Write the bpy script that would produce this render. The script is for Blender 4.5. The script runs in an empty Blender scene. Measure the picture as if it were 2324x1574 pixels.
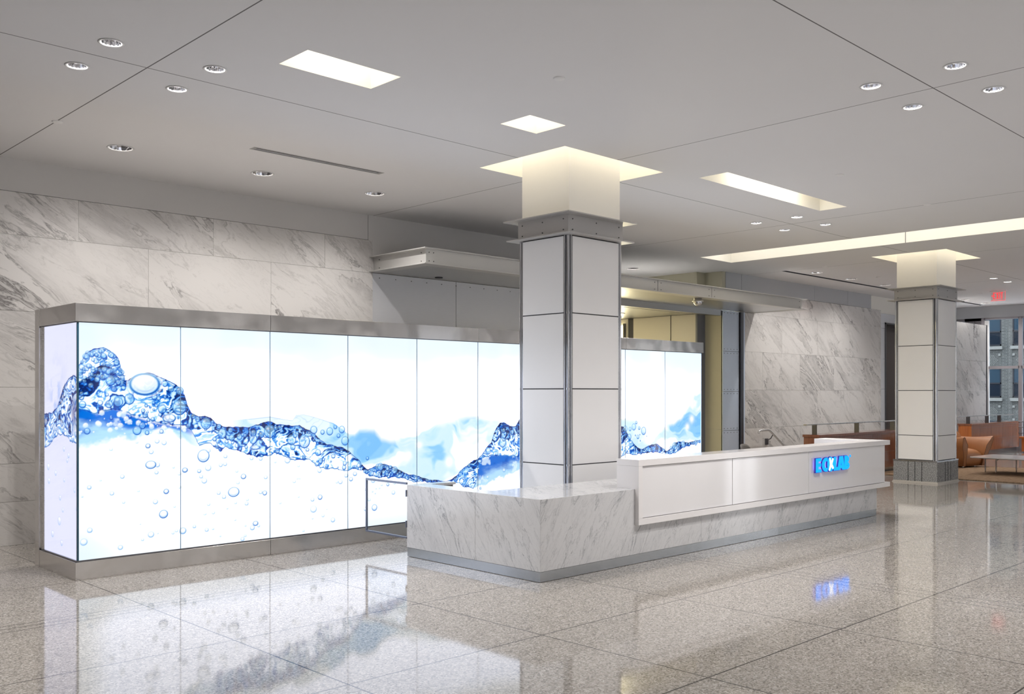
import bpy, bmesh, math, random
import numpy as np
from mathutils import Vector, Matrix

# ------------------------------------------------------------------ camera, world, exposure
SC = bpy.context.scene
COL = SC.collection
EYE = 1.70                      # camera height (m)
YAW = math.radians(45.9)        # viewing direction in the X/Y plan of the hall
FPX = 2144.4                    # focal length in pixels of the 2324 px wide frame
cam = bpy.data.cameras.new('camera'); cam_ob = bpy.data.objects.new('camera', cam); COL.objects.link(cam_ob)
cam.sensor_width = 36.0; cam.lens = 36.0 * FPX / 2324.0
cam.shift_y = (891.0 - 787.0) / 2324.0
cam.clip_end = 300
cam_ob.location = (0, 0, EYE)
cam_ob.rotation_euler = (math.radians(90), 0, YAW - math.radians(90))
SC.camera = cam_ob

world = bpy.data.worlds.new('overcast_daylight'); SC.world = world; world.use_nodes = True
bg = world.node_tree.nodes['Background']
bg.inputs[0].default_value = (0.92, 0.95, 1.0, 1); bg.inputs[1].default_value = 3.6
SC.view_settings.view_transform = 'Standard'
SC.view_settings.look = 'None'
SC.view_settings.exposure = 1.08
SC.view_settings.gamma = 1.0
SC.view_settings.use_curve_mapping = False
random.seed(7)

CEIL = 4.316
YW = 11.44                      # plane of the long back wall
LIT = dict(recess=4.2, cove=2.9, slot=1.5, downlight=10.0, corridor=4.5, spot=105.0, white=1.75)

# ------------------------------------------------------------------ node helpers
def mat(name):
    m = bpy.data.materials.new(name); m.use_nodes = True
    nt = m.node_tree; b = nt.nodes['Principled BSDF']
    return m, nt, b
def setp(b, **k):
    names = dict(col='Base Color', rough='Roughness', metal='Metallic', ior='IOR', spec='Specular IOR Level', coat='Coat Weight',
                 coatr='Coat Roughness', ecol='Emission Color', estr='Emission Strength', trans='Transmission Weight', alpha='Alpha', aniso='Anisotropic')
    for key, v in k.items():
        if key in ('col', 'ecol') and len(v) == 3: v = (*v, 1)
        b.inputs[names[key]].default_value = v
def nd(nt, t, **k):
    n = nt.nodes.new(t)
    for a, v in k.items(): setattr(n, a, v)
    return n
def noise(nt, vec, scale, detail=4, rough=.5, dist=0.0):
    n = nd(nt, 'ShaderNodeTexNoise'); n.inputs['Scale'].default_value = scale; n.inputs['Detail'].default_value = detail
    n.inputs['Roughness'].default_value = rough; n.inputs['Distortion'].default_value = dist
    if vec is not None: nt.links.new(vec, n.inputs['Vector'])
    return n
def ramp(nt, fac, stops):
    r = nd(nt, 'ShaderNodeValToRGB'); nt.links.new(fac, r.inputs[0])
    el = r.color_ramp.elements
    while len(el) < len(stops): el.new(0.5)
    for e, (p, c) in zip(el, stops):
        e.position = p; e.color = (c, c, c, 1) if isinstance(c, (int, float)) else (*c, 1)
    return r
def mixc(nt, fac, a, b, mode='MIX'):
    m = nd(nt, 'ShaderNodeMix', data_type='RGBA', blend_type=mode)
    for sock, v in ((0, fac), (6, a), (7, b)):
        if hasattr(v, 'is_linked') or hasattr(v, 'links'): nt.links.new(v, m.inputs[sock])
        elif isinstance(v, (int, float)): m.inputs[sock].default_value = v if sock == 0 else (v, v, v, 1)
        else: m.inputs[sock].default_value = (*v, 1)
    return m.outputs[2]
def math_(nt, op, a, b=None, clamp=False):
    m = nd(nt, 'ShaderNodeMath', operation=op, use_clamp=clamp)
    for i, v in enumerate((a, b)):
        if v is None: continue
        if isinstance(v, (int, float)): m.inputs[i].default_value = v
        else: nt.links.new(v, m.inputs[i])
    return m.outputs[0]
def obco(nt): return nd(nt, 'ShaderNodeTexCoord').outputs['Object']
def mapping(nt, vec, loc=(0,0,0), rot=(0,0,0), scale=(1,1,1)):
    m = nd(nt, 'ShaderNodeMapping'); nt.links.new(vec, m.inputs[0])
    m.inputs[1].default_value = loc; m.inputs[2].default_value = rot; m.inputs[3].default_value = scale
    return m.outputs[0]
def bump(nt, b, h, strength, dist=.01):
    n = nd(nt, 'ShaderNodeBump'); n.inputs['Strength'].default_value = strength; n.inputs['Distance'].default_value = dist
    nt.links.new(h, n.inputs['Height']); nt.links.new(n.outputs[0], b.inputs['Normal'])
def lines_mask(nt, sep_x, sep_y, xs, ys, w):
    tot = None
    for s, arr in ((sep_x, xs), (sep_y, ys)):
        for c in arr:
            cmp_ = nd(nt, 'ShaderNodeMath', operation='COMPARE'); nt.links.new(s, cmp_.inputs[0])
            cmp_.inputs[1].default_value = c; cmp_.inputs[2].default_value = w
            tot = cmp_.outputs[0] if tot is None else math_(nt, 'MAXIMUM', tot, cmp_.outputs[0])
    return tot
def plain(name, col, rough=.5, var=.03, scale=8, **k):
    """a painted or moulded surface with slight procedural unevenness"""
    m, nt, b = mat(name); setp(b, rough=rough, **k)
    n = noise(nt, obco(nt), scale, 3)
    c = mixc(nt, n.outputs[0], tuple(x*(1-var) for x in col), tuple(min(1, x*(1+var)) for x in col))
    nt.links.new(c, b.inputs['Base Color'])
    return m
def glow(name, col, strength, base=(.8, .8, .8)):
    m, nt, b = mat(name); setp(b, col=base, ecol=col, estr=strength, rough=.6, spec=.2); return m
def steel(name, col, rough, wave=.0, brush=None, metal=1.0):
    m, nt, b = mat(name); setp(b, metal=metal, rough=rough)
    co = obco(nt)
    sc = brush or (2, 2, 60)
    n = noise(nt, mapping(nt, co, scale=sc), 6, 4)
    c = mixc(nt, n.outputs[0], tuple(x*.94 for x in col), tuple(min(1, x*1.05) for x in col))
    nt.links.new(c, b.inputs['Base Color'])
    rr = nd(nt, 'ShaderNodeMapRange'); nt.links.new(n.outputs[0], rr.inputs[0])
    rr.inputs[3].default_value = rough*.8; rr.inputs[4].default_value = rough*1.25
    nt.links.new(rr.outputs[0], b.inputs['Roughness'])
    if wave:
        w = noise(nt, co, 1.3, 2)
        bump(nt, b, w.outputs[0], wave, .05)
    return m

# ------------------------------------------------------------------ materials
def marble(name, base, mid, dark, scale=1.0, rot=.62, rough=.16, patch=.5, fine=.5, vein=.75, offset=True):
    m, nt, b = mat(name); setp(b, rough=rough, spec=.45)
    uv = nd(nt, 'ShaderNodeUVMap').outputs[0]
    v = mapping(nt, mapping(nt, uv, rot=(0, 0, rot)), scale=(scale*.55, scale*1.9, 1))
    w = noise(nt, v, .9, 5, .6)
    wv = nd(nt, 'ShaderNodeVectorMath', operation='SCALE'); nt.links.new(w.outputs['Color'], wv.inputs[0]); wv.inputs['Scale'].default_value = .8
    ad = nd(nt, 'ShaderNodeVectorMath', operation='ADD'); nt.links.new(v, ad.inputs[0]); nt.links.new(wv.outputs[0], ad.inputs[1])
    p = ad.outputs[0]
    n1 = noise(nt, p, .95, 9, .62, .9); n2 = noise(nt, p, 2.6, 8, .66, 1.3); n3 = noise(nt, p, .75, 7, .62, .5)
    def ridge(n, wdt): # thin dark line where the noise crosses its middle
        d = math_(nt, 'ABSOLUTE', math_(nt, 'SUBTRACT', n.outputs[0], .5))
        return ramp(nt, d, [(0.0, 1.0), (wdt*.35, .55), (wdt, 0.0)]).outputs[0]
    r1 = ridge(n1, .022); r2 = ridge(n2, .02)
    area = ramp(nt, n3.outputs[0], [(.44, 0.0), (.60, 1.0)]).outputs[0]
    cloud = ramp(nt, n1.outputs[0], [(.50, 0.0), (.56, .9), (.64, .2), (.72, 1.0)]).outputs[0]
    c = mixc(nt, math_(nt, 'MULTIPLY', math_(nt, 'MULTIPLY', cloud, area), patch), base, mid)
    c = mixc(nt, math_(nt, 'MULTIPLY', r2, math_(nt, 'ADD', math_(nt, 'MULTIPLY', area, fine), fine*.35)), c, mid)
    c = mixc(nt, math_(nt, 'MULTIPLY', r1, math_(nt, 'ADD', math_(nt, 'MULTIPLY', area, vein), vein*.3)), c, dark)
    nt.links.new(c, b.inputs['Base Color'])
    return m
M = {}
M['marble_wall'] = marble('veined_marble', (.66, .64, .62), (.37, .355, .345), (.17, .16, .155), 1.0, patch=.85)
M['marble_desk'] = marble('fine_veined_marble', (.62, .62, .63), (.42, .43, .45), (.15, .16, .18), 3.4, rot=-1.0, rough=.12, patch=.28, fine=.75, vein=.6)
M['joint'] = plain('stone_joint', (.72, .71, .68), .7)
M['ceiling_back'] = plain('ceiling_upper', (.7, .7, .7), .8)

# ceiling board with thin dark joints
m, nt, b = mat('ceiling_paint'); setp(b, rough=.75, spec=.2)
co = obco(nt); sp = nd(nt, 'ShaderNodeSeparateXYZ'); nt.links.new(co, sp.inputs[0])
lm = lines_mask(nt, sp.outputs[0], sp.outputs[1], [-1.875, 3.185, 8.245, 13.30, 18.36, 23.4], [-.90, 3.31, 7.51], .0055)
cn = noise(nt, co, .6, 3)
nt.links.new(mixc(nt, lm, mixc(nt, cn.outputs[0], (.76, .75, .75), (.79, .78, .78)), (.16, .15, .15)), b.inputs['Base Color'])
M['ceiling'] = m

# polished terrazzo with metal divider strips
m, nt, b = mat('polished_terrazzo'); setp(b, spec=.55, ior=1.5)
co = obco(nt); sp = nd(nt, 'ShaderNodeSeparateXYZ'); nt.links.new(co, sp.inputs[0])
tx = [3.15, 4.77, 6.42, 7.93, 8.06, 8.19, 9.80, 11.42, 12.95, 13.08, 13.21, 14.8, 16.4, 17.97, 18.10, 18.23, 20.0, 21.6, 23.2, 24.8, 1.55, -.1, -1.8]
ty = [.5, 1.86, 3.24, 4.62, 6.0, 7.31, 7.41, 7.51, 8.85, 10.2, -.9]
lm = lines_mask(nt, sp.outputs[0], sp.outputs[1], tx, ty, .0055)
v1 = nd(nt, 'ShaderNodeTexVoronoi'); v1.inputs['Scale'].default_value = 95; nt.links.new(co, v1.inputs[0])
v2 = noise(nt, co, 150, 2, .6); v3 = noise(nt, co, .45, 3)
sp1 = nd(nt, 'ShaderNodeSeparateColor'); nt.links.new(v1.outputs['Color'], sp1.inputs[0])
c = ramp(nt, sp1.outputs[0], [(0.0, (.10, .09, .078)), (.16, (.22, .20, .175)), (.5, (.36, .332, .298)), (.85, (.46, .43, .39)), (1.0, (.62, .59, .55))]).outputs[0]
c = mixc(nt, ramp(nt, v2.outputs[0], [(.36, .7), (.46, 0.0)]).outputs[0], c, (.20, .19, .18))
c = mixc(nt, ramp(nt, v2.outputs[0], [(.58, 0.0), (.68, .6)]).outputs[0], c, (.60, .575, .54))
c = mixc(nt, math_(nt, 'MULTIPLY', v3.outputs[0], .25), c, (.31, .28, .25))
c = mixc(nt, lm, c, (.05, .047, .045))
nt.links.new(c, b.inputs['Base Color'])
rr = nd(nt, 'ShaderNodeMapRange'); nt.links.new(v2.outputs[0], rr.inputs[0]); rr.inputs[3].default_value = .035; rr.inputs[4].default_value = .085
nt.links.new(rr.outputs[0], b.inputs['Roughness'])
wv = noise(nt, co, .9, 2); bump(nt, b, wv.outputs[0], .05, .02)
M['terrazzo'] = m

# grey flamed granite of the column plinths
m, nt, b = mat('grey_granite'); setp(b, rough=.55)
co = obco(nt); n1 = noise(nt, co, 70, 4, .7)
nt.links.new(ramp(nt, n1.outputs[0], [(.34, (.055, .055, .06)), (.46, (.20, .20, .20)), (.56, (.33, .33, .33)), (.68, (.55, .55, .54))]).outputs[0], b.inputs['Base Color'])
bump(nt, b, n1.outputs[0], .3, .004)
M['granite'] = m

M['steel_band'] = steel('brushed_steel_band', (.58, .555, .53), .17, .5, (60, 60, 2))
M['steel'] = steel('brushed_steel', (.62, .61, .60), .28)
M['steel_dark'] = steel('dark_steel', (.16, .16, .17), .35)
M['kick'] = steel('steel_toe_kick', (.46, .48, .50), .22, .2)
M['chrome'] = steel('polished_chrome', (.62, .62, .64), .10)
M['beam'] = plain('warm_grey_metal_paint', (.47, .455, .44), .38, .03, 3, metal=.35)
M['canopy'] = plain('canopy_grey_metal', (.60, .59, .57), .36, .04, 2, metal=.4)
M['soffit'] = steel('satin_metal_soffit', (.50, .50, .49), .33, .1)
M['riveted'] = steel('satin_zinc_panel', (.66, .67, .70), .40, .1, None, .35)
M['blue_steel'] = steel('blue_grey_riveted_steel', (.58, .66, .78), .36, .1, None, .3)
M['cladding'] = plain('grey_white_cladding', (.85, .84, .835), .32, .015, 3)
M['drywall'] = plain('cream_plaster', (.86, .83, .77), .7, .01)
M['wall_grey'] = plain('grey_wall_paint', (.60, .585, .57), .6, .02, 1.5)
M['wall_blue'] = plain('cool_grey_wall_paint', (.46, .47, .49), .6, .02, 1.5)
M['khaki'] = plain('khaki_wall_panel', (.50, .475, .36), .5, .03, 2)
M['slate'] = plain('slate_grey_paint', (.15, .16, .19), .45, .05)
M['cream_panel'] = plain('cream_lobby_panel', (.62, .59, .52), .4, .02, 1)
M['dark'] = plain('black_gap', (.02, .02, .022), .7)
M['dark_joint'] = plain('dark_seam', (.07, .07, .08), .6)
M['recess'] = plain('recess_plaster', (.93, .905, .84), .8, .005)
M['white_gloss'] = plain('white_solid_surface', (.82, .80, .80), .14, .01, 2, spec=.4)
M['white_glass'] = plain('white_back_painted_glass', (.80, .79, .80), .06, .01, 2, spec=.3)
M['white_trim'] = plain('white_enamel', (.80, .79, .78), .4)
M['gate_steel'] = plain('blue_grey_gate_steel', (.16, .18, .24), .35, metal=.5)
M['sash'] = plain('black_sash_frame', (.012, .014, .018), .5, spec=.1)
M['vent_paint'] = plain('grey_vent_paint', (.42, .41, .40), .6)
M['screw'] = plain('dark_screw_head', (.05, .05, .05), .5)
M['leather'] = plain('tan_leather', (.36, .15, .055), .38, .15, 5, coat=.15)
M['leather_dark'] = plain('brown_piping', (.10, .04, .02), .5)
M['chair_mesh'] = plain('grey_brown_upholstery', (.060, .052, .045), .7, .1, 60)
M['black_plastic'] = plain('black_plastic', (.03, .03, .032), .4)
M['tabletop'] = plain('pale_stone_tabletop', (.62, .60, .60), .12, .03, 4)
M['frame_dark'] = plain('dark_window_frame', (.16, .15, .16), .45)
M['frame_mauve'] = plain('mauve_grey_mullion', (.34, .32, .34), .45)
M['asphalt'] = plain('street_paving', (.28, .28, .29), .9, .1, 1)

def wood(name, c1, c2):
    m, nt, b = mat(name); setp(b, rough=.22, coat=.5, coatr=.06)
    v = mapping(nt, obco(nt), scale=(9, 9, .8)); n = noise(nt, v, 3, 6, .6, .8)
    nt.links.new(ramp(nt, n.outputs[0], [(.3, c1), (.7, c2)]).outputs[0], b.inputs['Base Color']); return m
M['cherry'] = wood('cherry_veneer', (.24, .075, .03), (.34, .12, .05))
M['cherry_dark'] = wood('dark_cherry_veneer', (.16, .055, .03), (.23, .085, .05))
M['orange_wood'] = wood('orange_cherry_veneer', (.46, .12, .02), (.58, .17, .035))

m, nt, b = mat('woven_rug'); setp(b, rough=.95, spec=.1)
v = mapping(nt, obco(nt), scale=(9, 2.2, 1)); n = noise(nt, v, 5, 6, .75)
nt.links.new(ramp(nt, n.outputs[0], [(.3, (.11, .065, .04)), (.5, (.27, .18, .115)), (.7, (.42, .31, .21))]).outputs[0], b.inputs['Base Color'])
bump(nt, b, n.outputs[0], .6, .02); M['rug'] = m

m, nt, b = mat('clear_glass'); setp(b, col=(.97, .99, .99), rough=.0, ior=1.45, trans=1.0); M['glass'] = m
m, nt, b = mat('window_glass')   # thin glazing: straight-through with a faint mirror
nt.nodes.remove(b); o = nt.nodes['Material Output']
tr = nd(nt, 'ShaderNodeBsdfTransparent'); tr.inputs[0].default_value = (.93, .96, .98, 1)
gl = nd(nt, 'ShaderNodeBsdfGlossy'); gl.inputs['Roughness'].default_value = .01
mx = nd(nt, 'ShaderNodeMixShader'); mx.inputs[0].default_value = .05
nt.links.new(tr.outputs[0], mx.inputs[1]); nt.links.new(gl.outputs[0], mx.inputs[2]); nt.links.new(mx.outputs[0], o.inputs[0])
M['pane'] = m
M['dark_window'] = plain('dark_blue_window_glass', (.003, .007, .013), .3, .2, .8, spec=.04)
M['blue_window'] = plain('sky_blue_window_blind', (.012, .026, .040), .4, .2, .8, spec=.05)
M['limestone'] = plain('pale_limestone', (.11, .115, .11), .8, .15, 12)

m, nt, b = mat('grey_brick'); setp(b, rough=.85)
br = nd(nt, 'ShaderNodeTexBrick'); nt.links.new(mapping(nt, obco(nt), rot=(math.radians(90), 0, math.radians(90))), br.inputs['Vector'])
uvn = nd(nt, 'ShaderNodeUVMap'); nt.links.new(uvn.outputs[0], br.inputs['Vector'])
for k, v in (('Color1', (.034, .037, .034, 1)), ('Color2', (.018, .021, .020, 1)), ('Mortar', (.085, .09, .09, 1))): br.inputs[k].default_value = v
br.inputs['Scale'].default_value = 1.0; br.inputs['Mortar Size'].default_value = .007; br.inputs['Brick Width'].default_value = .25; br.inputs['Row Height'].default_value = .062
nt.links.new(br.outputs[0], b.inputs['Base Color']); M['brick'] = m

M['lamp_recess'] = glow('warm_recess_lamp', (1, .93, .78), LIT['recess'])
M['lamp_cove'] = glow('warm_cove_lamp', (1, .93, .78), LIT['cove'])
M['lamp_slot'] = glow('warm_slot_lamp', (1, .95, .86), LIT['slot'])
M['lamp_bulb'] = glow('warm_lamp_lens', (1, .90, .74), LIT['downlight'])
M['lamp_dim'] = glow('soft_lamp_lens', (1, .92, .80), 3.0)
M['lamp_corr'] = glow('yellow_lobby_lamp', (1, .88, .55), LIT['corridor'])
M['sign_blue'] = glow('cyan_letter_face', (.0, .24, 1.0), 1.0, (.01, .05, .08))
M['sign_white'] = glow('white_letter_face', (1, 1, 1), .8, (.2, .2, .2))
M['sign_halo'] = glow('violet_backlight', (.24, .22, 1.0), .8, (.1, .1, .3))
M['sign_edge'] = glow('violet_letter_edge', (.10, .06, .75), .16, (.02, .02, .08))
M['exit_red'] = glow('red_exit_letter', (1.0, .05, .06), .6, (.1, .01, .01))
m, nt, b = mat('exit_acrylic'); setp(b, col=(1, .75, .75), rough=.05, alpha=.25); M['acrylic'] = m

# lit artwork: colours come from the printed film (colour attribute), light from behind it
m, nt, b = mat('backlit_water_artwork'); setp(b, rough=.05, spec=.5, coat=.0)
at = nd(nt, 'ShaderNodeAttribute', attribute_name='print'); at.attribute_type = 'GEOMETRY'
nt.links.new(at.outputs['Color'], b.inputs['Emission Color']); b.inputs['Emission Strength'].default_value = .50
sc_ = nd(nt, 'ShaderNodeVectorMath', operation='SCALE'); sc_.inputs['Scale'].default_value = .04
nt.links.new(at.outputs['Color'], sc_.inputs[0]); nt.links.new(sc_.outputs[0], b.inputs['Base Color'])
m.cycles.emission_sampling = 'NONE'
M['art'] = m

# ------------------------------------------------------------------ mesh helpers
class MB:
    """collects boxes, tubes, lathes and prisms into ONE mesh object"""
    def __init__(s): s.v = []; s.f = []; s.mi = []; s.uv = []; s.sm = []
    def add(s, vs, fs, mi=0, smooth=False, uvs=None):
        o = len(s.v); s.v += [tuple(p) for p in vs]
        for i, f in enumerate(fs):
            s.f.append([o + k for k in f]); s.mi.append(mi); s.sm.append(smooth)
            s.uv.append(uvs[i] if uvs else None)
        return s
    def box(s, x0, x1, y0, y1, z0, z1, mi=0, off=(0, 0), m=None):
        vs = [(x, y, z) for z in (z0, z1) for y in (y0, y1) for x in (x0, x1)]
        if m: vs = [tuple(m @ Vector(p)) for p in vs]
        fs = [(0, 2, 3, 1), (4, 5, 7, 6), (0, 1, 5, 4), (2, 6, 7, 3), (0, 4, 6, 2), (1, 3, 7, 5)]
        uvs = []
        for k, f in enumerate(fs):
            uvs.append([((vs[i][0], vs[i][1]) if k < 2 else (vs[i][0], vs[i][2]) if k < 4 else (vs[i][1] + .37, vs[i][2])) for i in f])
        uvs = [[(a + off[0], b_ + off[1]) for a, b_ in q] for q in uvs]
        return s.add(vs, fs, mi, False, uvs)
    def prism(s, pts, axis, a0, a1, mi=0, smooth=False):
        """polygon pts extruded along axis ('x','y','z'); pts are the other two coords in order"""
        def P(p, a): return {'x': (a, p[0], p[1]), 'y': (p[0], a, p[1]), 'z': (p[0], p[1], a)}[axis]
        n = len(pts); vs = [P(p, a0) for p in pts] + [P(p, a1) for p in pts]
        s.add(vs, [tuple(range(n))[::-1], tuple(range(n, 2*n))], mi, False)
        o = len(s.v) - 2*n
        for i in range(n):
            j = (i+1) % n; s.f.append([o+i, o+j, o+n+j, o+n+i]); s.mi.append(mi); s.sm.append(smooth); s.uv.append(None)
        return s
    def tube(s, path, r, seg=12, mi=0, cap=True):
        path = [Vector(p) for p in path]; rings = []
        up = None
        for i, p in enumerate(path):
            d = (path[min(i+1, len(path)-1)] - path[max(i-1, 0)]).normalized()
            if up is None:
                up = Vector((0, 0, 1)) if abs(d.z) < .9 else Vector((1, 0, 0))
            a = d.cross(up).normalized(); c = a.cross(d).normalized(); up = c
            rr = r[i] if isinstance(r, (list, tuple)) else r
            rings.append([p + (a*math.cos(t) + c*math.sin(t))*rr for t in [2*math.pi*k/seg for k in range(seg)]])
        vs = [q for ring in rings for q in ring]; fs = []
        for i in range(len(path)-1):
            for k in range(seg):
                l = (k+1) % seg; fs.append((i*seg+k, i*seg+l, (i+1)*seg+l, (i+1)*seg+k))
        s.add(vs, fs, mi, True)
        if cap: s.add(rings[0], [tuple(range(seg))[::-1]], mi); s.add(rings[-1], [tuple(range(seg))], mi)
        return s
    def lathe(s, prof, c=(0, 0, 0), seg=32, mi=0, smooth=True):
        vs = []; fs = []
        for r, z in prof:
            for k in range(seg):
                t = 2*math.pi*k/seg; vs.append((c[0]+r*math.cos(t), c[1]+r*math.sin(t), c[2]+z))
        for i in range(len(prof)-1):
            for k in range(seg):
                l = (k+1) % seg; fs.append((i*seg+k, i*seg+l, (i+1)*seg+l, (i+1)*seg+k))
        return s.add(vs, fs, mi, smooth)
    def disc(s, c, r, seg=24, mi=0, flip=False):
        f = tuple(range(seg)); f = f[::-1] if flip else f
        return s.add([(c[0]+r*math.cos(2*math.pi*k/seg), c[1]+r*math.sin(2*math.pi*k/seg), c[2]) for k in range(seg)], [f], mi)
    def build(s, name, mats, parent=None, bevel=0, loc=None):
        me = bpy.data.meshes.new(name)
        me.from_pydata(s.v, [], s.f); me.update()
        for m_ in (mats if isinstance(mats, (list, tuple)) else [mats]): me.materials.append(m_)
        me.polygons.foreach_set('material_index', s.mi); me.polygons.foreach_set('use_smooth', s.sm)
        if any(u is not None for u in s.uv):
            ul = me.uv_layers.new(name='UVMap'); flat = []
            for f, u in zip(s.f, s.uv):
                for k in range(len(f)): flat += list(u[k]) if u else [0.0, 0.0]
            ul.data.foreach_set('uv', flat)
        o = bpy.data.objects.new(name, me); COL.objects.link(o)
        if parent is not None:
            o.parent = parent; o.matrix_parent_inverse = Matrix.Translation(-Vector(parent.get('base', (0, 0, 0))))
        if bevel:
            bv = o.modifiers.new('soft_edge', 'BEVEL'); bv.width = bevel; bv.segments = 2; bv.limit_method = 'ANGLE'; bv.angle_limit = math.radians(50)
        return o
def bx(x0, x1, y0, y1, z0, z1): return MB().box(x0, x1, y0, y1, z0, z1)
def thing(name, label, cat, loc, group=None, rotz=0):
    o = bpy.data.objects.new(name, None); COL.objects.link(o); o.location = loc; o.empty_display_size = .1
    o['base'] = tuple(float(a) for a in loc); o['label'] = label; o['category'] = cat
    if group: o['group'] = group
    return o
def tag(o, label, cat, group=None):
    o['label'] = label; o['category'] = cat
    if group: o['group'] = group
    return o
def struct(o): o['kind'] = 'structure'; return o
def part(o, label): o['label'] = label; return o
def children(o): return [c for c in bpy.data.objects if c.parent is o]
def dup(root, loc, label, group=None):
    kids = KIDS.setdefault(root.name, children(root))
    r = root.copy(); COL.objects.link(r); r.location = loc; r['label'] = label
    r['base'] = tuple(float(a) for a in loc)
    if group: r['group'] = group
    for ch in kids:
        c = ch.copy(); COL.objects.link(c); c.parent = r
        for g in KIDS.setdefault(ch.name, children(ch)):
            d = g.copy(); COL.objects.link(d); d.parent = c
    return r
KIDS = {}

# ------------------------------------------------------------------ floor, outside ground
struct(MB().box(-7, 30.5, -5.5, 16.2, -.12, 0).build('floor', M['terrazzo']))
tag(MB().box(-40, 60, -40, 45, -.9, -.55).build('street', M['asphalt']), 'grey street paving between the hall windows and the brick building', 'street')
bpy.data.objects['street']['kind'] = 'structure'

# ------------------------------------------------------------------ ceiling with real openings
LIGHT_OPEN = [   # x0, x1, y0, y1
    ('long', 3.90, 4.79, 6.265, 6.69), ('square', 6.318, 6.818, 6.275, 6.685), ('bar', 9.64, 12.64, 6.27, 6.68)]
COVES = [(7.375, 9.10, 6.805, 8.156), (17.63, 19.33, 6.845, 8.254)]
SLOT = (15.31, 16.40, 1.6, 10.58)
HR, HS = .125, .082      # radii of the large and small downlights
BIG = [(4.021, 10.16), (5.703, 10.16), (7.336, 10.16), (19.074, 10.16), (20.69, 10.16), (22.45, 10.16), (27.513, 10.18), (29.1, 10.18)]
SMALL = [(2.763, 7.155), (2.763, 7.85), (3.592, 7.155), (3.592, 7.85),
         (7.81, 2.96), (7.81, 3.657), (8.65, 2.96), (8.65, 3.657),
         (12.82, 7.83), (12.82, 7.14), (13.70, 7.85), (13.70, 7.15),
         (22.918, 7.84), (23.869, 7.86)]
CORR = [(15.674, 12.509)]
def cut(rects, h):
    out = []
    for (a, b_, c, d) in rects:
        x0, x1, y0, y1 = max(a, h[0]), min(b_, h[1]), max(c, h[2]), min(d, h[3])
        if x0 >= x1 or y0 >= y1: out.append((a, b_, c, d)); continue
        if a < x0: out.append((a, x0, c, d))
        if x1 < b_: out.append((x1, b_, c, d))
        if c < y0: out.append((x0, x1, c, y0))
        if y1 < d: out.append((x0, x1, y1, d))
    return out
holes = [h[1:] for h in LIGHT_OPEN] + COVES + [SLOT, (8.0, 8.4, 7.3, 7.6)]
VENTS = [(5.06, 6.70, 9.14, 9.225), (9.72, 11.36, 9.14, 9.225)]
SLOT_DIFF = (18.31, 29.8, 10.46, 10.56)
holes += VENTS + [SLOT_DIFF]
rnd = [(x, y) for x, y in BIG + SMALL + CORR]
rects = [(-7, 30.5, -5.5, 16.2)]
for h in holes: rects = cut(rects, h)
for x, y in rnd: rects = cut(rects, (x-.16, x+.16, y-.16, y+.16))
cb = MB()
for a, b_, c, d in rects: cb.add([(a, c, CEIL), (a, d, CEIL), (b_, d, CEIL), (b_, c, CEIL)], [(0, 1, 2, 3)])
def holed(cbm, x, y, r, half, z, seg=32):
    vs = []
    for k in range(seg):
        t = 2*math.pi*k/seg; cx, sy = math.cos(t), math.sin(t); m_ = half/max(abs(cx), abs(sy))
        vs += [(x+cx*r, y+sy*r, z), (x+cx*m_, y+sy*m_, z)]
    fs = [(2*k, 2*((k+1) % seg), 2*((k+1) % seg)+1, 2*k+1) for k in range(seg)]
    cbm.add(vs, fs)
for x, y in rnd: holed(cb, x, y, HS if (x, y) in SMALL else HR, .16, CEIL)
cb.box(-7, 30.5, -5.5, 16.2, CEIL+.75, CEIL+.85, 1)
struct(cb.build('ceiling', [M['ceiling'], M['ceiling_back']]))

# ------------------------------------------------------------------ back wall (long stone wall), left portion and right portion
rng = random.Random(3)
def slab_wall(mb, x0, x1, y, zs, xj, depth=.03, gap=.004):
    """stone slabs in courses; xj gives the vertical joints of even and odd courses"""
    for i in range(len(zs)-1):
        js = [x0] + [j for j in xj[i % 2] if x0 + .05 < j < x1 - .05] + [x1]
        for a, b_ in zip(js[:-1], js[1:]):
            off = (rng.uniform(-40, 40), rng.uniform(-40, 40))
            mb.box(a+gap*.5, b_-gap*.5, y, y+depth, zs[i]+gap*.5, zs[i+1]-gap*.5, 0, off)
wz = [0.0, .487, .911, 1.763, 2.616, 3.465, 3.945]
xj = ([4.869 + 1.68*k for k in range(-8, 20)], [4.04 + 1.68*k for k in range(-8, 20)])
w = MB(); slab_wall(w, -7, 8.226, YW, wz, ([4.869+1.68*k for k in range(-8, 4)], [4.04+1.68*k for k in range(-8, 4)]))
w.box(-7, 8.20, YW+.006, YW+.25, 0, 3.94, 1)
struct(w.build('wall_back_left', [M['marble_wall'], M['joint']]))
w = MB()
w.box(-7, 8.148, YW+.012, YW+.25, 3.95, CEIL, 0); w.box(8.156, 12.4, YW+.012, YW+.25, 3.478, CEIL, 0); w.box(8.148, 8.156, YW+.02, YW+.25, 3.95, CEIL, 1)
struct(w.build('trim_1', [M['wall_grey'], M['dark_joint']]))
w = MB()   # zinc panels under the canopy
for a, b_ in ((8.236, 9.858), (9.866, 11.49), (11.498, 12.4)):
    for c, d in ((0, .9), (.906, 1.8), (1.806, 3.47)): w.box(a, b_, YW+.02, YW+.06, c, d, 0)
w.box(8.236, 12.4, YW+.05, YW+.25, 0, 3.47, 1)
for a in np.arange(8.36, 12.3, .30): w.lathe([(.009, 0), (.0, 0)], (0, 0, 0), 8, 2) if False else w.box(a-.006, a+.006, YW+.014, YW+.02, 3.40, 3.412, 2)
struct(w.build('wall_back_centre', [M['riveted'], M['dark_joint'], M['screw']]))
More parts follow.
